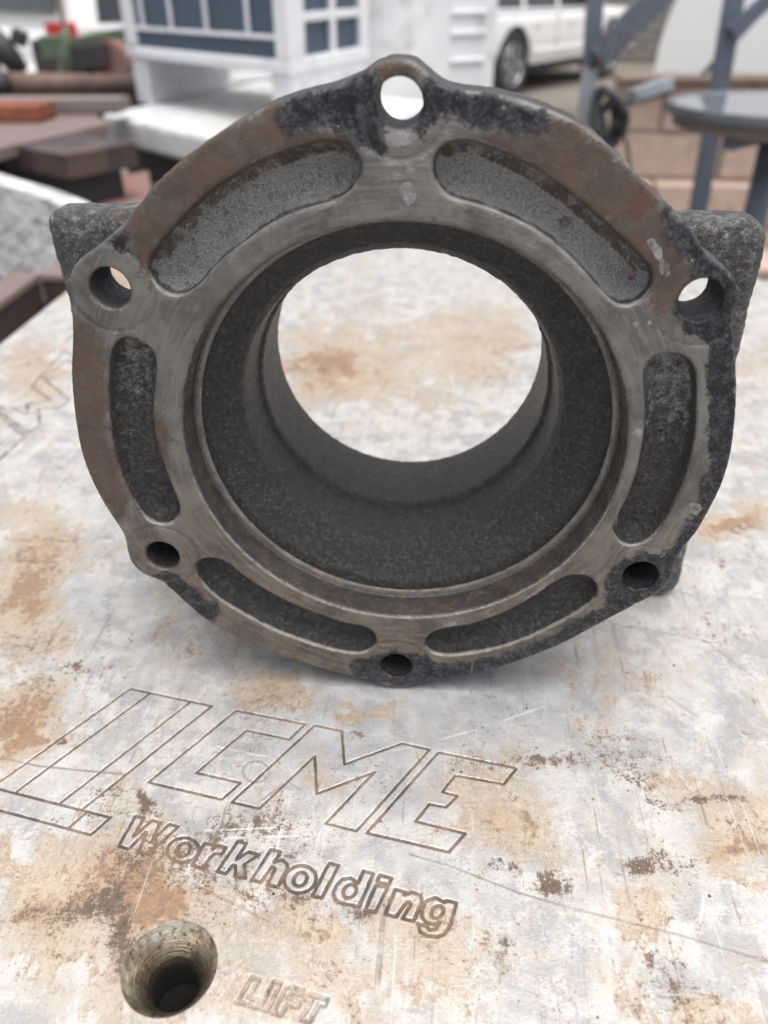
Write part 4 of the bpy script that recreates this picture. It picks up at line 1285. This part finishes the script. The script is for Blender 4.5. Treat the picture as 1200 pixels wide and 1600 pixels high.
# rusty pipe with a dark sleeve
pp = on_y(195, 134, 3.15); pq = on_y(14, 131, 2.85)
rad_p = .038
pipe = thing('rusty_pipe', (pq[0], pq[1], pq[2]), 'rusty brown steel pipe lying across above the weathered plank', 'pipe')
dv = pp - pq
tube('pipe_body', [V3(0, 0, 0), dv * .5, dv * 1.25], rad_p, M_rust_pipe, pipe, 24)
tube('pipe_sleeve', [-dv * .14, -dv * .012], rad_p * 1.02, M_dark_iron, pipe, 24)
tube('pipe_tail', [-dv * .9, -dv * .145], rad_p * 1.15, M_rust_pipe, pipe, 24)
for u in (-90, 235):
    f = (u - 14) / 181
    c = pq + dv * f
    o = box('pipe_chock', (c[0] - .05, c[1] - .05, GZ + .001), (c[0] + .05, c[1] + .05, c[2] - rad_p - .001), M_dark_iron, None, .004)
    tag(o, 'dark iron chock under the rusty pipe, out of sight ' + ('at its left end' if u < 0 else 'behind the white blocks'), 'chock', 'chocks under the rusty pipe')
# faded red sheet end, lower right of the stack
rz = -.17
r0, r1, r2 = on_z(133, 285, rz), on_z(232, 266, rz), on_z(240, 325, rz)
r3 = on_z(160, 330, rz)
rs = prism('faded_red_plate', [V3(p[0], p[1], rz - .05) for p in (r0, r1, r2, r3)], (0, 0, .05), M_red_sheet, None, .003)
tag(rs, 'faded red steel plate below the dark brown box section', 'steel plate')
rp_ = thing('plate_prop', ((r0[0] + r2[0]) / 2, (r0[1] + r2[1]) / 2, GZ), 'dark iron prop under the faded red steel plate', 'prop')
box('prop_post', (-.05, -.05, 0), (.05, .05, rz - .051 - GZ), M_dark_iron, rp_, .004)

# ---- streaked white stone block at the left, on a brown channel
t0 = on_y(112, 322, 1.13); t1 = on_y(-60, 262, 1.20); tz = t0[2]
d_ = t1 - t0; d_[2] = 0; d_ /= np.linalg.norm(d_); nrm = np.array([d_[1], -d_[0], 0])
if nrm[1] < 0: nrm = -nrm
hst = tz - rk_z - .03
st = thing('white_stone_block', (t0[0], t0[1], tz - hst), 'big streaked white stone block left of the plate, on a brown channel', 'stone block')
bm = bmesh.new()
N1, N2, N3 = 22, 10, 9
gridv = {}
for i in range(N1 + 1):
    for j in range(N2 + 1):
        for k in range(N3 + 1):
            if 0 < i < N1 and 0 < j < N2 and 0 < k < N3: continue
            p = d_ * (.60 * i / N1) + nrm * (.05 * j / N2) + V3(0, 0, hst * k / N3 + (.10 * i / N1 if k == N3 else .10 * i / N1 * k / N3))
            w = fbm(np.array([p[0] * 9 + k]), np.array([p[1] * 9 + p[2] * 9]), 3, 4)[0] - .5
            cen = d_ * .30 + nrm * .025 + V3(0, 0, hst / 2)
            q = p + (p - cen) * w * .03
            chip_ = (i < 3) * (k > N3 - 3)
            q = q - V3(0, 0, .006) * chip_ * (3 - i) / 3
            gridv[i, j, k] = bm.verts.new(q)
def quad(a, b, c, d): bm.faces.new([gridv[q] for q in (a, b, c, d)])
for i in range(N1):
    for j in range(N2):
        for k in (0, N3): quad((i, j, k), (i + 1, j, k), (i + 1, j + 1, k), (i, j + 1, k))
    for k in range(N3):
        for j in (0, N2): quad((i, j, k), (i + 1, j, k), (i + 1, j, k + 1), (i, j, k + 1))
for j in range(N2):
    for k in range(N3):
        for i in (0, N1): quad((i, j, k), (i, j + 1, k), (i, j + 1, k + 1), (i, j, k + 1))
me = bm_mesh('stone_body', bm, True)
me.set_sharp_from_angle(angle=R(38))
link('stone_body', me, M_stone_white, st)
skid = box('skid_beam', (t0[0] - .62, t0[1] - .06, rk_z - .01), (t0[0] + .03, t0[1] + .18, rk_z + .028), M_dark_iron, None, .004)
tag(skid, 'dark flat beam under the streaked white stone block', 'beam')
sp_ = thing('skid_post', (t0[0] - .3, t0[1] + .06, GZ), 'dark post carrying the beam under the white stone block', 'post')
box('post_body', (-.06, -.06, 0), (.06, .06, rk_z - .011 - GZ), M_dark_iron, sp_, .004)
c0 = on_z(66, 425, -.10)
ch = thing('brown_channel', (c0[0], c0[1], GZ), 'dark brown steel channel with a pinkish top edge, running beside the plate', 'steel channel')
cz = -.10 - GZ
wch = .17
obox('top_flange', V3(-.055, -1.0, cz - .012), V3(.055, 0, 0), V3(0, 1.0, 0), V3(0, 0, .012), M_brown_top, ch, .002)
obox('web', V3(-.016, -1.0, cz - .092), V3(.012, 0, 0), V3(0, .99, 0), V3(0, 0, .0795), M_brown_steel, ch, .002)
obox('bottom_flange', V3(-.055, -1.0, cz - .107), V3(.125, 0, 0), V3(0, 1.0, 0), V3(0, 0, .0145), M_brown_top, ch, .002)
obox('cross_web', V3(.0, -.012, cz - .092), V3(.15, 0, 0), V3(0, .012, 0), V3(0, 0, .0795), M_brown_steel, ch, .002)
obox('cross_flange', V3(.001, -.016, cz - .012), V3(.15, 0, 0), V3(0, .06, 0), V3(0, 0, .0118), M_brown_top, ch, .002)
for b in (-.95, -.12):
    obox('leg', V3(-.05, b, 0), V3(.08, 0, 0), V3(0, .08, 0), V3(0, 0, cz - .108), M_dark_iron, ch, .003)

# ---- blue-grey steel frame on the right
fo = on_y(925, 160, 2.6)
fr = thing('gantry', (fo[0], fo[1], GZ), 'blue-grey painted steel frame of posts and slanting braces at the right', 'frame')
def fp(u, v, y=2.6): return on_y(u, v, y) - V3(fo[0], fo[1], GZ)
def beam(name, p, q, w, t, mat, parent, bev=.003):
    p, q = V3(*p), V3(*q)
    ax = (q - p) / np.linalg.norm(q - p)
    s = np.cross(ax, V3(0, 1, 0)); s /= np.linalg.norm(s)
    d = np.cross(s, ax)
    return obox(name, p - s * w / 2 - d * t / 2, q - p, s * w, d * t, mat, parent, bev)
g0 = fp(919, 200); g0 = V3(g0[0] - .02, g0[1], 0)
beam('post', g0, fp(923, 102), .044, .05, M_lightgrey, fr)
beam('post', fp(923, 101.5), fp(938, -120), .048, .05, M_bluegrey, fr)
beam('brace', fp(933, 92, 2.575), fp(1110, -95, 2.575), .075, .04, M_bluegrey, fr)
lathe('bolt', [(.001, -.034), (.014, -.034), (.014, -.02), (.001, -.02)], M_dark_iron, fr, 6, 'Y', tuple(fp(925, 100)))
g1, g2 = fp(1092, 320, 3.1), fp(1150, -20, 3.1)
gd_ = g2 - g1
beam('post', g1 - gd_ * (g1[2] / gd_[2]), g2 + gd_ * .3, .062, .05, M_bluegrey, fr)
beam('brace', fp(1142, 52, 3.06), fp(1260, -55, 3.06), .05, .04, M_bluegrey, fr)
beam('tie_rod', fp(1097, 118, 3.16), fp(1178, 30, 3.16), .022, .02, M_lightgrey, fr)
beam('cross_rail', fp(985, 151, 2.62), fp(1046, 130, 2.75), .038, .04, M_lightgrey, fr)
beam('lower_rail', fp(930, 176, 2.66), fp(1046, 142, 2.79), .016, .03, M_dark_iron, fr)

# ---- round glass table
tc = on_y(1222, 163, 2.55)
tt = thing('round_table', (tc[0], tc[1], GZ), 'round glass topped table with a grey metal rim, at the right edge', 'table')
tz_ = tc[2] - GZ
Rt = abs(tc[0] - on_y(1046, 158, 2.55)[0])
lathe('glass_top', [(.001, tz_ - .006), (Rt - .0245, tz_ - .006), (Rt - .0245, tz_), (.001, tz_)], M_table_glass, tt, 72)
lathe('rim', [(Rt - .024, tz_ - .026), (Rt - .002, tz_ - .026), (Rt, tz_ - .012), (Rt - .002, tz_ + .003), (Rt - .020, tz_ + .003), (Rt - .024, tz_ - .0005)], M_table_rim, tt, 72, close=True)
lathe('apron', [(Rt - .055, tz_ - .062), (Rt - .030, tz_ - .062), (Rt - .024, tz_ - .0305), (Rt - .055, tz_ - .0305)], M_plank, tt, 72, close=True)
tube('pedestal', [V3(0, 0, .03), V3(0, 0, tz_ - .064)], .04, M_bluegrey, tt, 20)
for k in range(4):
    a = R(45 + 90 * k)
    beam('arm', V3(math.cos(a) * .03, math.sin(a) * .03, tz_ - .085), V3(math.cos(a) * (Rt - .06), math.sin(a) * (Rt - .06), tz_ - .085), .03, .04, M_bluegrey, tt)
lathe('foot', [(.26, 0), (.26, .012), (.08, .03), (.001, .03)], M_bluegrey, tt, 40)

# ---- black hose hung on the frame post
ho = on_y(950, 165, 2.50)
hs = thing('black_hose', (ho[0], ho[1], ho[2]), 'black rubber hose bundled and hanging beside the frame post', 'hose')
def hp(u, v, y=2.5): return on_y(u, v, y) - V3(ho[0], ho[1], ho[2])
rnd = random.Random(5)
for k in range(5):
    cx_, cy_ = 950 + rnd.uniform(-8, 8), 172 + rnd.uniform(-6, 10)
    rx_, ry_ = rnd.uniform(14, 24), rnd.uniform(24, 44)
    yy = 2.47 + .012 * k
    pts = [hp(cx_ + rx_ * math.cos(a), cy_ + ry_ * math.sin(a) + 10, yy + .02 * math.sin(2 * a)) for a in [2 * math.pi * i / 24 for i in range(25)]]
    tube('hose_loop', pts, .0085, M_black_hose, hs, 8)
tube('hose_tail', [hp(970, 150), hp(974, 200), hp(982, 240), hp(985, 300, 2.52)], .005, M_black_hose, hs, 8)
tube('hose_tail', [hp(940, 180), hp(948, 225), hp(942, 262, 2.52)], .012, M_black_hose, hs, 8)

# ---- retaining wall of pinkish concrete blocks, stepped
wall = thing('block_wall', (1.0, 4.1, GZ), 'low retaining wall of pinkish concrete blocks behind the round table', 'wall')
wa = on_y(972, 131, 4.05)
ztop = wa[2]; x0 = wa[0]
courses = 4
hcs = (ztop - GZ) / courses
box('mortar_core', (x0 + .012 - 1.0, .012, 0), (x0 + 3.4 - 1.0, .22, ztop - GZ - .006), M_mortar, wall)
rnd = random.Random(8)
bx_mesh = {}
for c in range(courses):
    stepy = -.10 * (courses - 1 - c > 1)
    off_ = -.37 if c % 2 else -.05
    k = 0
    while True:
        a = x0 + off_ + k * .60
        k += 1
        if a > x0 + 3.3: break
        b = a + .588
        a = max(a, x0)
        if b - a < .06: continue
        dy = rnd.uniform(-.012, .012) + stepy
        o = box('block', (a - 1.0, dy, c * hcs + .006), (b - 1.0, .2, (c + 1) * hcs - .006), M_block, wall, .008, 1)
box('footing_ledge', (x0 - .3 - 1.0, -.45, 0), (x0 + 3.4 - 1.0, -.11, hcs * .55), M_block, wall, .01)
# brown ledge boards on the wall top
lg = box('ledge_board', (x0 - .02, 4.04, ztop + .001), (x0 + 3.4, 4.24, ztop + .030), M_ledge, None, .006)
tag(lg, 'brown timber ledge board along the top of the pinkish block wall', 'board')
# ---- white rounded tank on the ledge side
tk0 = on_y(1022, 112, 4.9)
tank = thing('white_tank', (tk0[0], tk0[1], GZ), 'smooth white rounded tank end beyond the block wall', 'tank')
zt0 = .0
rr_ = .62
pts = []
hh = tk0[2] + .62 - GZ
for k in range(13):
    a = math.pi - math.pi / 2 * k / 12
    pts.append((rr_ * .55 + rr_ * .55 * math.cos(a), hh - rr_ + rr_ * math.sin(a)))
pts += [(2.2, hh), (2.2, 0), (0, 0)]
bm = bmesh.new()
fa = [bm.verts.new((x, 0, z)) for x, z in pts]
fb = [bm.verts.new((x + .25, .5, z)) for x, z in pts]
bm.faces.new(fa); bm.faces.new(fb[::-1])
for i in range(len(fa)):
    j = (i + 1) % len(fa)
    bm.faces.new((fa[i], fb[i], fb[j], fa[j]))
link('tank_shell', bm_mesh('tank_shell', bm, bevel=.03, segs=3), M_car_white, tank)
# ---- building with grey brick siding, far right
sb0 = on_y(950, 100, 16.5)
bld = thing('brick_building', (sb0[0], sb0[1], GZ), 'grey brick building wall seen between the frame brace and the white tank', 'building')
box('wall', (-.1, .03, 0), (5.5, .4, 3.6), M_mortar, bld)
zc, row = .0, 0
proto = None
cnt = 0
for row in range(21):
    for k in range(9):
        x = k * .43 - (.215 if row % 2 else 0) - .05
        z = .05 + row * .15
        if proto is None:
            proto = box('brick', (0, 0, 0), (.41, .035, .13), M_siding, bld)
            o = proto
        else:
            o = proto.copy(); col.objects.link(o); o.parent = bld
        o.location = (x, rnd.uniform(-.004, .004), z)
        cnt += 1
# weeds at the foot of the frame
gr = bmesh.new()
rnd = random.Random(2)
for (u, v, nn, sp) in ((905, 190, 160, .5), (1010, 300, 110, .35), (940, 235, 120, .35), (1150, 310, 120, .5)):
    c = on_z(u, v, GZ)
    if c[1] > 4.0 and u > 960: c = V3(c[0], 3.55, GZ)
    for _ in range(nn):
        x, y = c[0] + rnd.gauss(0, sp), c[1] + rnd.gauss(0, sp * .4)
        h_ = rnd.uniform(.05, .2); w_ = rnd.uniform(.006, .012); a = rnd.uniform(0, 6.28); ln = rnd.uniform(-.08, .08)
        b0 = gr.verts.new((x - w_ * math.cos(a), y - w_ * math.sin(a), GZ - .01)); b1 = gr.verts.new((x + w_ * math.cos(a), y + w_ * math.sin(a), GZ - .01))
        t_ = gr.verts.new((x + ln, y + ln * .5, GZ + h_))
        gr.faces.new((b0, b1, t_))
wd = link('weeds', bm_mesh('weeds', gr), M_grass)
tag(wd, kind='stuff')
